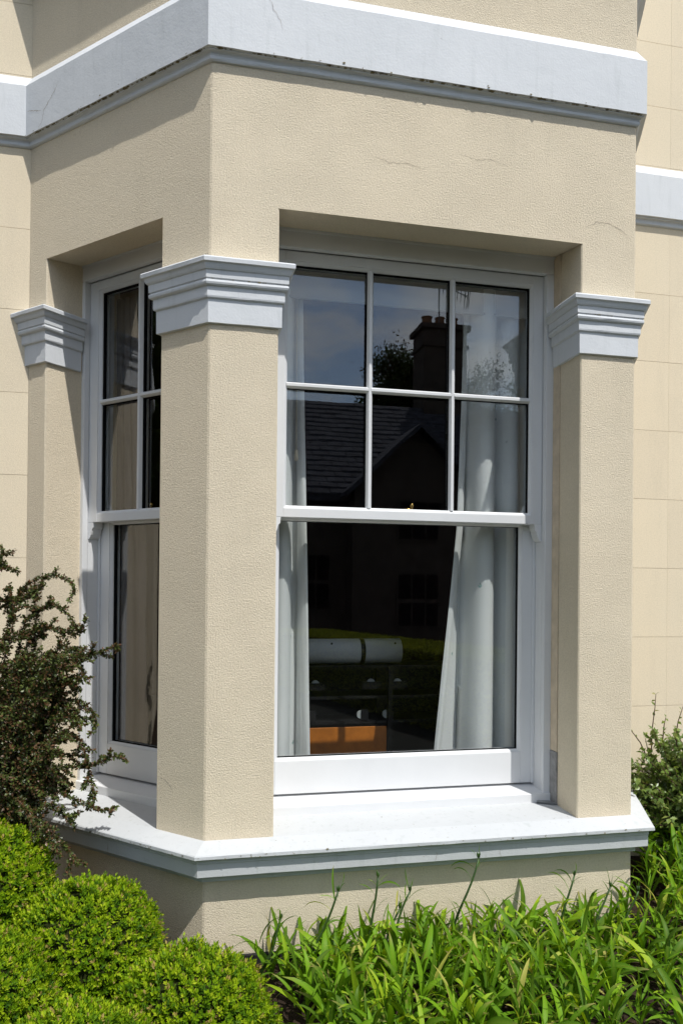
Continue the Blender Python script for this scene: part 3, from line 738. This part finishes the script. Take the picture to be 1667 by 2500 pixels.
for (wx, wz0, wz1) in ((gx + 0.1, 0.5, 1.85), (gx + 0.1, 2.6, 3.6), (-3.2, 0.9, 2.3), (-1.9, 0.9, 2.3), (3.6, 0.9, 2.3)):
    yy = 0.705 if abs(wx - gx) < 1 else 0.005
    wo = MB().box(wx - 0.55, wx + 0.55, yy, yy + 0.03, wz0, wz1).build('window', 'stone', oh)
    m = MB()
    for k in range(3):
        for q in range(2):
            MB().box(wx - 0.5 + k * 0.34, wx - 0.5 + k * 0.34 + 0.30, yy + 0.031, yy + 0.036, wz0 + 0.06 + q * (wz1 - wz0) / 2, wz0 - 0.04 + (q + 1) * (wz1 - wz0) / 2).build('pane', 'black', wo)
ch = MB().box(1.85, 3.15, -3.75, -2.75, 4.5, 9.15).box(1.75, 3.25, -3.85, -2.65, 9.0, 9.14).box(1.80, 3.20, -3.80, -2.70, 8.5, 8.6).build('chimney', 'stone', oh)
for cx in (2.1, 2.5, 2.9):
    MB().tube([(cx, -3.25, 9.1), (cx, -3.25, 9.45), (cx, -3.25, 9.5)], [0.17, 0.14, 0.17], 12).build('chimney_pot', 'terracotta', ch)
ae = tag(empty('tv_aerial', (7.3, -17.3, 8.9)), 'thin television aerial on the opposite chimney, reflected in the glass', 'aerial')
MB().tube([(0, -0.05, 0), (0, -0.05, 1.9)], 0.025, 6).build('mast', 'metal', ae)
MB().tube([(0.0, -0.02, 1.45), (0.9, -0.02, 1.1)], 0.018, 6).build('boom', 'metal', ae)
for k in range(8):
    t = 0.1 + k * 0.11
    MB().tube([(t, -0.02 , 1.45 - t * 0.39 - 0.28), (t + 0.05, -0.02, 1.45 - t * 0.39 + 0.28)], 0.010, 5).build('element', 'metal', ae)
for k in range(3):
    MB().tube([(0.75 + k * .07, -0.02, 0.75), (0.85 + k * .07, -0.02, 1.5)], 0.010, 5).build('element', 'metal', ae)

def tree(name, label, base, h, r, n, leaf, mat='tree', cat='tree', group=None):
    t = tag(empty(name, base), label, cat, group)
    m = MB().tube([(0, 0, 0), (0.05 * h, 0, h * 0.3), (0, 0.03 * h, h * 0.62)], [0.045 * h, 0.03 * h, 0.012 * h], 8)
    for k in range(5):
        a = k * 2.4; m.tube([(0.02 * h, 0, h * (0.32 + 0.05 * k)), (math.cos(a) * r * 0.4, math.sin(a) * r * 0.4, h * (0.5 + 0.05 * k)), (math.cos(a) * r * 0.75, math.sin(a) * r * 0.75, h * (0.58 + 0.07 * k))], [0.018 * h, 0.01 * h, 0.003 * h], 6)
    m.build('trunk', 'bark', t)
    cl = RNG.normal(size=(60, 3)); cl = unit(cl) * (RNG.random((60, 1)) ** 0.4) * np.array([r, r, h * 0.34]) * 0.85 + np.array([0, 0, h * 0.66])
    c = cl[RNG.integers(0, 60, n)]
    pos = c + RNG.normal(size=(n, 3)) * r * 0.14
    ax = RNG.normal(size=(n, 3)); ax[:, 2] -= 0.3
    v, f = leaves(pos, ax, RNG.normal(size=(n, 3)), RNG.uniform(0.7, 1.3, n) * leaf, RNG.uniform(0.4, 0.6, n) * leaf)
    o = fast_mesh('crown', v, f, mat, t, np.repeat(RNG.random(n), 5)); o['kind'] = 'stuff'
    return t
tree('garden_tree', 'leafy tree beside the opposite chimney, reflected in the front window', (7.3, -20.6, 0), 10.0, 1.75, 60000, 0.11)
tree('garden_tree', 'dark tree beyond the opposite roof, furthest right in the reflection', (10.6, -21.5, 0), 9.6, 2.2, 40000, 0.11)
for k, (x, y, h, r) in enumerate(((-9.5, 0.2, 7.5, 2.6), (-10.5, 4.5, 9.0, 3.0), (-9.0, -4.0, 8.0, 2.8))):  # added unseen trees, put there to darken the side window reflection
    tree('garden_tree', ['dark tree reflected in the side window, nearest the wall line', 'tallest dark tree reflected in the side window', 'broad dark tree on the far left lawn, reflected in the side window'][k], (x, y, 0), h, r, 7000, 0.26)

hd = tag(empty('garden_hedge', (2.22, -4.75, 0)), 'clipped yellow-green hedge reflected low in the front glass', 'hedge')
hd.rotation_euler = (0, 0, math.radians(74))
m = MB().box(-3.0, 2.6, -0.75, -0.05, 0.0, 0.78); m.build('branch_core', 'core', hd)
n = 24000
u = RNG.random((n, 3)); pos = np.empty((n, 3))
pos[:, 0] = u[:, 0] * 5.6 - 3.0
top = RNG.random(n) < 0.6
pos[:, 1] = np.where(top, -0.8 + 0.8 * u[:, 1], -0.03 + 0.02 * u[:, 1]); pos[:, 2] = np.where(top, 0.79 + 0.04 * u[:, 2], 0.82 * u[:, 2])
ax = RNG.normal(size=(n, 3)) * 0.6 + np.where(top[:, None], np.array([[0, 0, 1.0]]), np.array([[0, 1.0, 0.4]]))
v, f = leaves(pos, ax, RNG.normal(size=(n, 3)), RNG.uniform(0.03, 0.05, n), RNG.uniform(0.015, 0.026, n))
o = fast_mesh('foliage', v, f, 'hedge', hd, np.repeat(RNG.random(n), 5)); o['kind'] = 'stuff'

th = tag(empty('tall_hedge', (-6.2, 1.0, 0)), 'tall dark evergreen hedge reflected in the narrow side window', 'hedge')  # added unseen hedge, keeps bright sky out of the side window reflection
MB().box(-1.0, -0.15, -5.5, 6.0, 0.0, 4.7).build('branch_core', 'core', th)
n = 36000
u = RNG.random((n, 3)); pos = np.empty((n, 3)); top = RNG.random(n) < 0.15
pos[:, 0] = np.where(top, -1.0 + u[:, 0], -0.16 + 0.14 * u[:, 0]); pos[:, 1] = u[:, 1] * 11.5 - 5.5; pos[:, 2] = np.where(top, 4.66 + 0.2 * u[:, 2], 4.8 * u[:, 2])
ax = RNG.normal(size=(n, 3)) * 0.6 + np.where(top[:, None], np.array([[0, 0, 1.0]]), np.array([[1.0, 0, 0.5]]))
v, f = leaves(pos, ax, RNG.normal(size=(n, 3)), RNG.uniform(0.06, 0.12, n), RNG.uniform(0.03, 0.05, n))
o = fast_mesh('foliage', v, f, 'tree', th, np.repeat(RNG.random(n), 5)); o['kind'] = 'stuff'

# ------------------------------------------------------------------ clipped box balls
def box_ball(label, c, r, shoots, sq=0.92, seed=0):
    rg = np.random.default_rng(seed)
    t = tag(empty('box_shrub', (c[0], c[1], 0)), label, 'shrub', 'clipped box balls at the foot of the bay')
    cz = c[2]
    MB().tube([(0, 0, -0.02), (0.01, 0, max(0.05, cz * 0.6)), (0, 0.01, max(0.1, cz))], [0.02, 0.016, 0.01], 7).build('trunk', 'bark', t)
    # twiggy core
    mb = MB(); vs = []; fs = []
    nu, nv = 26, 14
    for j in range(nv + 1):
        th = math.pi * j / nv
        for i in range(nu):
            ph = 2 * math.pi * i / nu
            d = Vector((math.sin(th) * math.cos(ph), math.sin(th) * math.sin(ph), math.cos(th)))
            rr = r * 0.86 * (1 + 0.07 * noise.noise(d * 3 + Vector((seed, 0, 0))))
            vs.append((d.x * rr, d.y * rr, max(0.01, cz + d.z * rr * sq)))
    for j in range(nv):
        for i in range(nu):
            fs.append((j * nu + i, j * nu + (i + 1) % nu, (j + 1) * nu + (i + 1) % nu, (j + 1) * nu + i))
    MB().add(vs, fs).build('twig_core', 'core', t, True)
    # leafy shoots
    d = unit(rg.normal(size=(shoots * 2, 3)))
    d = d[d[:, 2] > -0.55][:shoots]; ns = len(d)
    lump = np.array([noise.noise(Vector(q) * 2.6 + Vector((seed * 3.1, 1, 2))) * 0.085 + noise.noise(Vector(q) * 8 + Vector((seed, 4, 2))) * 0.045 for q in d])
    rad = r * (0.955 + lump + rg.uniform(-0.06, 0.035, ns))
    rad *= np.where(rg.random(ns) < 0.3, rg.uniform(0.86, 0.97, ns), 1)
    root = d * rad[:, None] * np.array([1, 1, sq]) * 0.94
    sax = unit(d + rg.normal(size=(ns, 3)) * 0.33 + np.array([0, 0, 0.38]))
    K = 9
    slen = rg.uniform(0.020, 0.042, ns)
    P = []; AX = []; NR = []; LN = []; WD = []; TI = []
    e1 = unit(np.cross(sax, np.array([[0.31, 0.17, 0.93]]))); e2 = np.cross(sax, e1)
    shoot_t = np.clip(rg.normal(0.50, 0.25, ns), 0, 1)
    for k in range(K):
        ang = (k // 2) * math.pi / 2 + (k % 2) * math.pi + rg.uniform(-0.4, 0.4, ns)
        out = e1 * np.cos(ang)[:, None] + e2 * np.sin(ang)[:, None]
        fr = (k + 0.5) / K
        spread = 1.15 * (1 - fr) + 0.30
        P.append(root + sax * (slen * fr)[:, None]); a = sax * (0.75) + out * spread * 0.8
        if k == K - 1: a = sax + out * 0.15
        AX.append(a); NR.append(sax * 1.0 - out * 0.5)
        sz = rg.uniform(0.0115, 0.0175, ns) * (1.0 if k < K - 2 else 0.8)
        LN.append(sz); WD.append(sz * rg.uniform(0.46, 0.6, ns))
        TI.append(np.clip(shoot_t + (fr - 0.5) * 0.42 + rg.normal(0, 0.10, ns), 0, 1))
    pos = np.concatenate(P); pos[:, 2] += cz
    ok = pos[:, 2] > 0.0
    v, f = leaves(pos[ok], np.concatenate(AX)[ok], np.concatenate(NR)[ok], np.concatenate(LN)[ok], np.concatenate(WD)[ok], 0.15, 0.10)
    o = fast_mesh('foliage', v, f, 'box', t, np.repeat(np.concatenate(TI)[ok], 5)); o['kind'] = 'stuff'
box_ball('large round box shrub against the corner of the bay', (-0.415, -0.20, 0.170), 0.272, 4300, 1.0, 1)
box_ball('round box shrub at the front, nearest the strappy plants', (-0.055, -0.56, 0.060), 0.266, 4300, 1.02, 2)
box_ball('box shrub at the left edge under the cotoneaster', (-0.80, 0.02, 0.335), 0.255, 4000, 1.0, 3)
box_ball('box shrub low at the left edge of the picture', (-0.70, -0.52, 0.175), 0.242, 3900, 1.0, 4)
box_ball('box shrub at the bottom edge, lowest of the clipped balls', (-0.36, -0.86, 0.065), 0.262, 3900, 1.02, 5)

# ------------------------------------------------------------------ cotoneaster
def cotoneaster():
    rg = np.random.default_rng(21)
    t = tag(empty('cotoneaster_shrub', (-0.84, 0.40, 0)), 'dark arching shrub with tiny reddish-green leaves in front of the side window', 'shrub')
    base = np.array([-0.84, 0.40, 0.0])
    # arching stems, world coordinates (x, y, z)
    def at(u, w, y):   # plan helper: where the line of sight through a photo point meets depth y
        f, cx, cz, a, c = 1858.8, -0.1213, 1.4814, 0.2157, -0.0095
        X = (u - 833.5) / f; Zv = (1427.1 - w) / f
        X, Zv = X * math.cos(c) + Zv * math.sin(c), -X * math.sin(c) + Zv * math.cos(c)
        dx = X * math.cos(a) + math.sin(a); dy = -X * math.sin(a) + math.cos(a)
        k = (y + 3.0) / dy
        return np.array([cx + dx * k, y, cz + Zv * k])
    R_ = [
        [(-40, 1720, .45), (0, 1570, .5), (45, 1430, .52), (105, 1398, .50), (150, 1400, .48), (178, 1420, .46), (178, 1438, .45)],
        [(-60, 1500, .5), (0, 1475, .5), (60, 1445, .5), (110, 1430, .49), (102, 1422, .47)],
        [(-60, 1470, .5), (-10, 1390, .5), (10, 1330, .5), (2, 1326, .5)],
        [(-20, 1380, .52), (10, 1372, .5), (45, 1392, .49)],
        [(-30, 1480, .5), (5, 1452, .5), (40, 1460, .48), (100, 1440, .46)],
        [(60, 1800, .40), (80, 1600, .42), (92, 1480, .44), (75, 1425, .45)],
        [(20, 1780, .42), (30, 1640, .44), (60, 1500, .45), (130, 1465, .42), (165, 1500, .38), (178, 1525, .36)],
        [(85, 1480, .44), (120, 1470, .40), (138, 1465, .38)],
        [(30, 1560, .42), (80, 1535, .40), (130, 1525, .36), (180, 1540, .32), (205, 1545, .30), (212, 1500, .28)],
        [(-10, 1560, .45), (40, 1540, .42), (95, 1530, .40)],
        [(60, 1640, .36), (130, 1600, .30), (180, 1610, .26), (230, 1595, .22), (265, 1580, .20), (285, 1572, .19)],
        [(100, 1640, .34), (150, 1590, .30), (190, 1570, .28), (205, 1650, .26), (215, 1660, .25)],
        [(60, 1760, .34), (130, 1700, .28), (200, 1700, .24), (232, 1730, .22), (238, 1775, .21), (215, 1790, .2)],
        [(40, 1860, .32), (120, 1790, .26), (190, 1780, .22), (215, 1850, .18), (225, 1900, .16), (235, 1940, .15)],
        [(60, 1900, .28), (140, 1860, .20), (200, 1865, .16), (250, 1850, .13), (290, 1828, .12), (298, 1836, .12)],
        [(20, 1950, .28), (100, 1890, .20), (150, 1930, .15), (220, 1960, .10), (260, 1975, .08), (288, 1962, .07)],
        [(40, 1980, .24), (100, 1950, .16), (150, 1970, .12), (180, 1990, .10), (195, 1985, .1)],
        [(20, 1990, .22), (60, 1960, .14), (110, 2010, .06), (160, 2060, .02), (190, 2105, .0)],
        [(10, 1960, .24), (50, 1940, .12), (80, 1990, .05), (130, 2040, .0), (150, 2080, .0)],
        [(-30, 1850, .4), (0, 1700, .42), (50, 1620, .42), (60, 1560, .42), (110, 1545, .4)],
        [(0, 1900, .35), (60, 1760, .36), (110, 1680, .34), (160, 1640, .3), (200, 1680, .27)],
        [(0, 1800, .40), (40, 1700, .40), (100, 1620, .38), (150, 1570, .34), (180, 1600, .30)],
        [(-20, 1660, .45), (20, 1600, .44), (40, 1500, .45), (30, 1420, .47)],
        [(40, 1960, .30), (110, 1830, .26), (150, 1740, .24), (210, 1760, .2)],
        [(-40, 2000, .30), (20, 1880, .28), (60, 1820, .25), (120, 1850, .2), (140, 1900, .17)],
    ]
    stems = [np.array([at(*p) for p in s]) for s in R_]
    # body fill: extra stems rising from the base through the mass
    for k in range(84):
        y = rg.uniform(0.16, 0.48)
        u0 = rg.uniform(-60, 90); w0 = rg.uniform(1900, 2040)
        u1 = u0 + rg.uniform(-10, 110); w1 = rg.uniform(1580, 1910)
        u2 = min(u1 + rg.uniform(20, 80), 235); w2 = w1 + rg.uniform(-40, 60)
        stems.append(np.array([at(u0, w0, y), at((u0 + u1) / 2 - 8, (w0 + w1) / 2, y), at(u1, w1, y - .02), at(u2, w2, y - .05)]))
    mb = MB()
    P = []; AX = []; NR = []; LN = []; TI = []
    for si, st in enumerate(stems):
        # smooth resample
        d = np.r_[0, np.cumsum(np.linalg.norm(np.diff(st, axis=0), axis=1))]
        n = max(6, int(d[-1] / 0.02)); s = np.linspace(0, d[-1], n)
        pts = np.stack([np.interp(s, d, st[:, k]) for k in range(3)], 1)
        for _ in range(3): pts[1:-1] = 0.25 * pts[:-2] + 0.5 * pts[1:-1] + 0.25 * pts[2:]
        pts[1:] += np.cumsum(rg.normal(0, 0.0010, (n - 1, 3)), 0)
        pl = pts - base
        mb.tube([tuple(p) for p in pl], [0.0024 * (1 - 0.75 * i / (n - 1)) + 0.0006 for i in range(n)], 5)
        segs = [pl]
        # herringbone side twigs
        for i in range(2, n - 1):
            if rg.random() < 0.42:
                dr = pl[i] - pl[i - 1]; dr /= np.linalg.norm(dr)
                sd = np.cross(dr, [0, 1, 0]) * rg.choice([-1, 1]) + rg.normal(0, 0.35, 3); sd /= np.linalg.norm(sd)
                ln = rg.uniform(0.02, 0.06)
                tw = np.array([pl[i] + (dr * 0.7 + sd * 0.8) * ln * q for q in np.linspace(0, 1, 4)])
                tw[:, 2] += -0.05 * np.linspace(0, 1, 4) ** 2 * ln
                mb.tube([tuple(p) for p in tw], 0.0011, 4); segs.append(tw)
        for sg in segs:
            dd = np.r_[0, np.cumsum(np.linalg.norm(np.diff(sg, axis=0), axis=1))]
            cnt = int(dd[-1] / 0.00085) + 3
            q = rg.uniform(0, dd[-1], cnt)
            p = np.stack([np.interp(q, dd, sg[:, k]) for k in range(3)], 1)
            p += rg.normal(0, 0.0035, p.shape)
            dr = unit(np.gradient(sg, axis=0)); dr = np.stack([np.interp(q, dd, dr[:, k]) for k in range(3)], 1)
            a = dr * 0.6 + rg.normal(0, 1, p.shape) * 0.7
            P.append(p); AX.append(a); NR.append(rg.normal(0, 1, p.shape) + np.array([0, -0.6, 0.6]))
            LN.append(rg.uniform(0.010, 0.0175, cnt))
            tip = np.clip((q / dd[-1] - 0.8) * 1.6, 0, 0.3)
            TI.append(np.where(rg.random(cnt) < 0.33, rg.uniform(0.76, 1, cnt), np.clip(rg.normal(0.38, 0.18, cnt) + tip, 0, 0.72)))
    # stems to the root
    for k in range(7):
        e = stems[rg.integers(6, len(stems))][0] - base
        mb.tube([(rg.uniform(-.03, .03), rg.uniform(-.03, .03), -0.01), tuple(e * 0.5 + np.array([0, 0, 0.1])), tuple(e)], [0.011, 0.008, 0.005], 6)
    mb.build('branches', 'bark', t)
    LN = np.concatenate(LN)
    v, f = leaves(np.concatenate(P), np.concatenate(AX), np.concatenate(NR), LN, LN * rg.uniform(0.5, 0.68, len(LN)), 0.12, 0.1)
    o = fast_mesh('foliage', v, f, 'coton', t, np.repeat(np.concatenate(TI), 5)); o['kind'] = 'stuff'
cotoneaster()

# ------------------------------------------------------------------ leafy shrub behind the right-hand corner
def right_shrub():
    rg = np.random.default_rng(33)
    base = np.array([2.56, 0.42, 0.0])
    t = tag(empty('leafy_shrub', tuple(base)), 'leafy green shrub against the wall at the right of the bay', 'shrub')
    mb = MB(); P = []; AX = []; NR = []; LN = []; TI = []
    def twig(pts, leafstep=0.0055, size=(0.024, 0.040), tipt=0.0):
        pts = np.array(pts); mb.tube([tuple(p) for p in pts], [0.0032 * (1 - 0.7 * i / (len(pts) - 1)) + 0.0006 for i in range(len(pts))], 5)
        d = np.r_[0, np.cumsum(np.linalg.norm(np.diff(pts, axis=0), axis=1))]
        q = np.arange(0.01, d[-1], leafstep); q = np.r_[q, d[-1]]
        p = np.stack([np.interp(q, d, pts[:, k]) for k in range(3)], 1)
        dr = unit(np.gradient(pts, axis=0)); dr = np.stack([np.interp(q, d, dr[:, k]) for k in range(3)], 1)
        a = dr * 0.5 + rg.normal(0, 0.8, p.shape)
        P.append(p); AX.append(a); NR.append(rg.normal(0, 0.5, p.shape) + np.array([0, -0.5, 0.9])); LN.append(rg.uniform(*size, len(p)))
        TI.append(np.clip(rg.normal(0.42 + tipt, 0.22, len(p)), 0, 1))
    for k in range(420):
        d = rg.normal(size=3); d /= np.linalg.norm(d); d[2] = abs(d[2]) * 1.1 - 0.25
        e = np.array([d[0] * 0.50, d[1] * 0.32, 0.38 + d[2] * 0.46]) * rg.uniform(0.7, 1.04)
        if e[2] < 0.03 or e[1] + base[1] > 0.78: continue
        s = np.array([e[0] * 0.3, e[1] * 0.3, 0.10 + e[2] * 0.45])
        mid = (s + e) / 2 + rg.normal(0, 0.02, 3)
        twig([s, mid, e, e + (e - mid) * 0.25 + np.array([0, 0, 0.012])])
    # long shoots above the mass
    def W(x, y, z): return np.array([x, y, z]) - base
    twig([W(2.36, .60, .62), W(2.365, .60, .75), W(2.38, .60, .86), W(2.385, .60, .93)], 0.03, (0.02, 0.032), 0.2)
    twig([W(2.33, .58, .58), W(2.28, .58, .68), W(2.23, .58, .74), W(2.19, .57, .80)], 0.034, (0.016, 0.022), 0.05)
    twig([W(2.36, .58, .5), W(2.33, .58, .62), W(2.31, .58, .70)], 0.02, (0.018, 0.026), 0.2)
    twig([W(2.50, .60, .66), W(2.52, .60, .78), W(2.55, .60, .86)], 0.016, (0.018, 0.028), 0.3)
    twig([W(2.44, .62, .66), W(2.45, .62, .76), W(2.46, .62, .80)], 0.014, (0.018, 0.026), 0.3)
    for k in range(9):
        a = k * 0.7
        mb.tube([(math.cos(a) * .03, math.sin(a) * .03, -.01), (math.cos(a) * .08, math.sin(a) * .06, .15), (math.cos(a) * .17, math.sin(a) * .12, .34)], [0.007, 0.006, 0.004], 6)
    mb.build('branches', 'bark', t)
    LN = np.concatenate(LN)
    v, f = leaves(np.concatenate(P), np.concatenate(AX), np.concatenate(NR), LN, LN * rg.uniform(0.48, 0.66, len(LN)), 0.16, 0.2)
    o = fast_mesh('foliage', v, f, 'privet', t, np.repeat(np.concatenate(TI), 5)); o['kind'] = 'stuff'
right_shrub()

# ------------------------------------------------------------------ strappy plants along the bay
def strap_mesh(k):
    """one lance-shaped leaf growing along +X from the origin and arching down, unit length"""
    rg = random.Random(100 + k)
    n = 7; vs = []; tint = []
    rise = [0.55, 0.25, 0.75, 0.4, 0.1, 0.65, 0.35, 0.85][k]; droop = [1.3, 0.9, 1.8, 1.1, 0.45, 1.5, 2.1, 0.7][k]; tw = [0.5, -0.4, 0.8, -0.7, 0.2, -0.2, 1.0, -1.0][k]
    x = z = 0.0; ang = rise
    wmax = [0.065, 0.055, 0.070, 0.050, 0.046, 0.060, 0.057, 0.049][k]
    for i in range(n + 1):
        s = i / n
        wd = wmax * (math.sin(math.pi * min(1, (s * 0.9 + 0.08))) ** 0.75) * (1 - 0.25 * s)
        if i == n: wd = 0.001
        roll = tw * s
        cy, cz = math.cos(roll), math.sin(roll)
        fold = wd * 0.28
        vs += [(x, -wd * cy, z - wd * cz + fold), (x, 0, z), (x, wd * cy, z + wd * cz + fold)]
        tint += [0.4 * s, 1.0, 0.4 * s]
        x += math.cos(ang) / n; z += math.sin(ang) / n; ang -= droop / n * (0.5 + 1.3 * s)
    fs = []
    for i in range(n):
        for j in range(2):
            q = i * 3 + j; fs.append((q, q + 1, q + 4, q + 3))
    me = bpy.data.meshes.new('leaf'); me.from_pydata(vs, [], fs); me.materials.append(M['strap'])
    me.polygons.foreach_set('use_smooth', [True] * len(me.polygons))
    a = me.attributes.new('tint', 'FLOAT', 'POINT'); a.data.foreach_set('value', tint)
    a = me.attributes.new('along', 'FLOAT', 'POINT'); a.data.foreach_set('value', [i / n for i in range(n + 1) for _ in range(3)])
    return me
STRAP = [strap_mesh(k) for k in range(8)]
def stem_mesh(name, pts, r0, r1):
    m = MB().tube(pts, [r0 + (r1 - r0) * i / (len(pts) - 1) for i in range(len(pts))], 6)
    me = bpy.data.meshes.new(name); me.from_pydata(m.v, [], m.f); me.materials.append(M['stem'])
    me.polygons.foreach_set('use_smooth', [True] * len(me.polygons)); return me
STEMS = []
for k in range(6):
    a = random.uniform(0, 6.28); ln = random.uniform(0.02, 0.06)
    pts = [(math.cos(a) * ln * (i / 5) ** 2, math.sin(a) * ln * (i / 5) ** 2, i / 5) for i in range(6)]
    STEMS.append((stem_mesh('stem', [(x * .5, y * .5, z) for x, y, z in pts], 0.012, 0.006), pts))
def put(name, me, parent, loc, rot=(0, 0, 0), sc=(1, 1, 1)):
    o = bpy.data.objects.new(name, me); COL.objects.link(o); o.parent = parent; o.location = loc; o.rotation_euler = rot; o.scale = sc; return o
def leafy_plant(x, y, h, nl, rnd, lean=0.0):
    t = tag(empty('strappy_plant', (x, y, 0)), 'leafy strap-leaved plant in the bed along the bay wall', 'plant', 'strappy plants along the bay wall')
    k = rnd.randrange(6); me, pts = STEMS[k]; rz = rnd.uniform(0, 6.28)
    put('stem', me, t, (0, 0, -0.01), (0, 0, rz), (h * 0.45, h * 0.45, h))
    for i in range(nl):
        f = 0.03 + 0.97 * (i + 0.5) / nl
        az = i * 2.4 + rnd.uniform(-0.5, 0.5)
        L = rnd.choice([rnd.uniform(0.08, 0.13), rnd.uniform(0.13, 0.20), rnd.uniform(0.17, 0.26)]) * (1.1 - 0.3 * f)
        put('leaf', STRAP[rnd.randrange(8)], t, (0, 0, h * f), (rnd.uniform(-0.5, 0.5), rnd.uniform(-0.95, 0.0) - 0.35 * f, az), (L, L * rnd.uniform(0.8, 1.15), L))
    return t
rnd = random.Random(5)
spots = []
def inside_bay(x, y):
    return y > -0.05 and x < WX + max(0, y) / T65 + 0.07
tries = 0
while len(spots) < 288 and tries < 30000:
    tries += 1
    x = rnd.uniform(0.22, 2.75); y = rnd.uniform(-0.88, 0.45)
    if inside_bay(x, y) or (x < 2.0 and y > -0.05): continue
    if y > 0.05 and x < 2.1: continue
    if x < 0.24 + max(0, -0.30 - y) * 0.25: continue
    if any((x - a) ** 2 + (y - b) ** 2 < 0.050 ** 2 for a, b in spots): continue
    spots.append((x, y))
for (x, y) in spots:
    tall = 0.20 + 0.05 * noise.noise(Vector((x * 3, y * 3, 0)))
    if x < 1.8: tall *= 0.46 + 0.36 * min(1, max(0, (-0.2 - y) / 0.4))
    if x > 1.85: tall += 0.05
    leafy_plant(x, y, tall * rnd.uniform(0.8, 1.2), rnd.randrange(10, 15), rnd)

def tall_stalk(label, x, y, tip, bend, buds=True, seed=0):
    r = random.Random(seed)
    t = tag(empty('budding_plant', (x, y, 0)), label, 'plant', 'tall budded stalks in front of the bay')
    dx, dz = tip[0] - x, tip[1]
    pts = []
    for i in range(11):
        s = i / 10
        pts.append((dx * (s ** 1.3) + bend * math.sin(s * 2 * math.pi) * 0.6 + bend * math.sin(s * math.pi) + 0.006 * math.sin(s * 7 + seed), -0.01 * math.sin(s * 3) + 0.006 * math.sin(s * 5 + seed * 2), dz * s))
    o = bpy.data.objects.new('stem', stem_mesh('stem', pts, 0.0066, 0.0036)); COL.objects.link(o); o.parent = t
    top = Vector(pts[-1])
    if buds:
        for k in range(3):
            a = k * 2.1 + seed; d = Vector((math.cos(a) * 0.5, math.sin(a) * 0.5, 1)).normalized()
            d = (d + Vector((0, 0, 0.6))).normalized(); q = r.uniform(0.7, 1.1)
            m = MB().tube([tuple(top), tuple(top + d * 0.008 * q), tuple(top + d * 0.017 * q), tuple(top + d * 0.027 * q)], [0.002, 0.0042, 0.0036, 0.0008], 7)
            m.build('bud', 'stem', t, True)
        for k in range(4):
            ll = r.uniform(0.045, 0.095)
            put('leaf', STRAP[r.choice([4, 1, 7])], t, tuple(top - Vector((0, 0, 0.012 * k))), (r.uniform(-.3, .3), -1.25 + 0.28 * k, seed + k * 2.2), (ll, ll * 0.42, ll))
    for k in range(5):
        i = [3, 5, 6, 8, 9][k]; q = pts[i]
        L = r.uniform(0.07, 0.15)
        put('leaf', STRAP[r.choice([2, 3, 5, 6])], t, q, (r.uniform(-.3, .3), r.uniform(-0.9, -0.2), r.uniform(0, 6.28)), (L, L * 0.5, L))
    for k in range(6):
        L = r.uniform(0.12, 0.18)
        put('leaf', STRAP[r.randrange(8)], t, (0, 0, 0.03 + 0.025 * k), (r.uniform(-.4, .4), r.uniform(-.7, 0), k * 2.4 + r.random()), (L, L, L))
Ys = -0.17
TS = [('tallest budded stalk, leaning right below the middle of the sill', 0.955, (1.06, 0.412), -0.018), ('straight budded stalk left of the tallest one', 0.60, (0.645, 0.375), 0.004),
      ('kinked budded stalk nearest the left of the bed', 0.36, (0.49, 0.345), 0.0), ('short stalk with two spreading blades beside the box ball', 0.20, (0.285, 0.24), 0.0),
      ('slim stalk leaning right between two taller ones', 0.66, (0.78, 0.31), 0.0), ('short budded stalk right beside the straight one', 0.64, (0.725, 0.26), 0.0),
      ('budded stalk under the right end of the sill', 1.39, (1.475, 0.315), 0.0), ('leaning stalk below the right-hand pier', 1.52, (1.63, 0.265), 0.0), ('stalk at the right corner of the bay wall', 1.62, (1.745, 0.25), 0.0)]
for k, (lab, x, tip, bd) in enumerate(TS):
    tall_stalk(lab, x, Ys - 0.02 * (k % 3), tip, bd, True, k + 1)
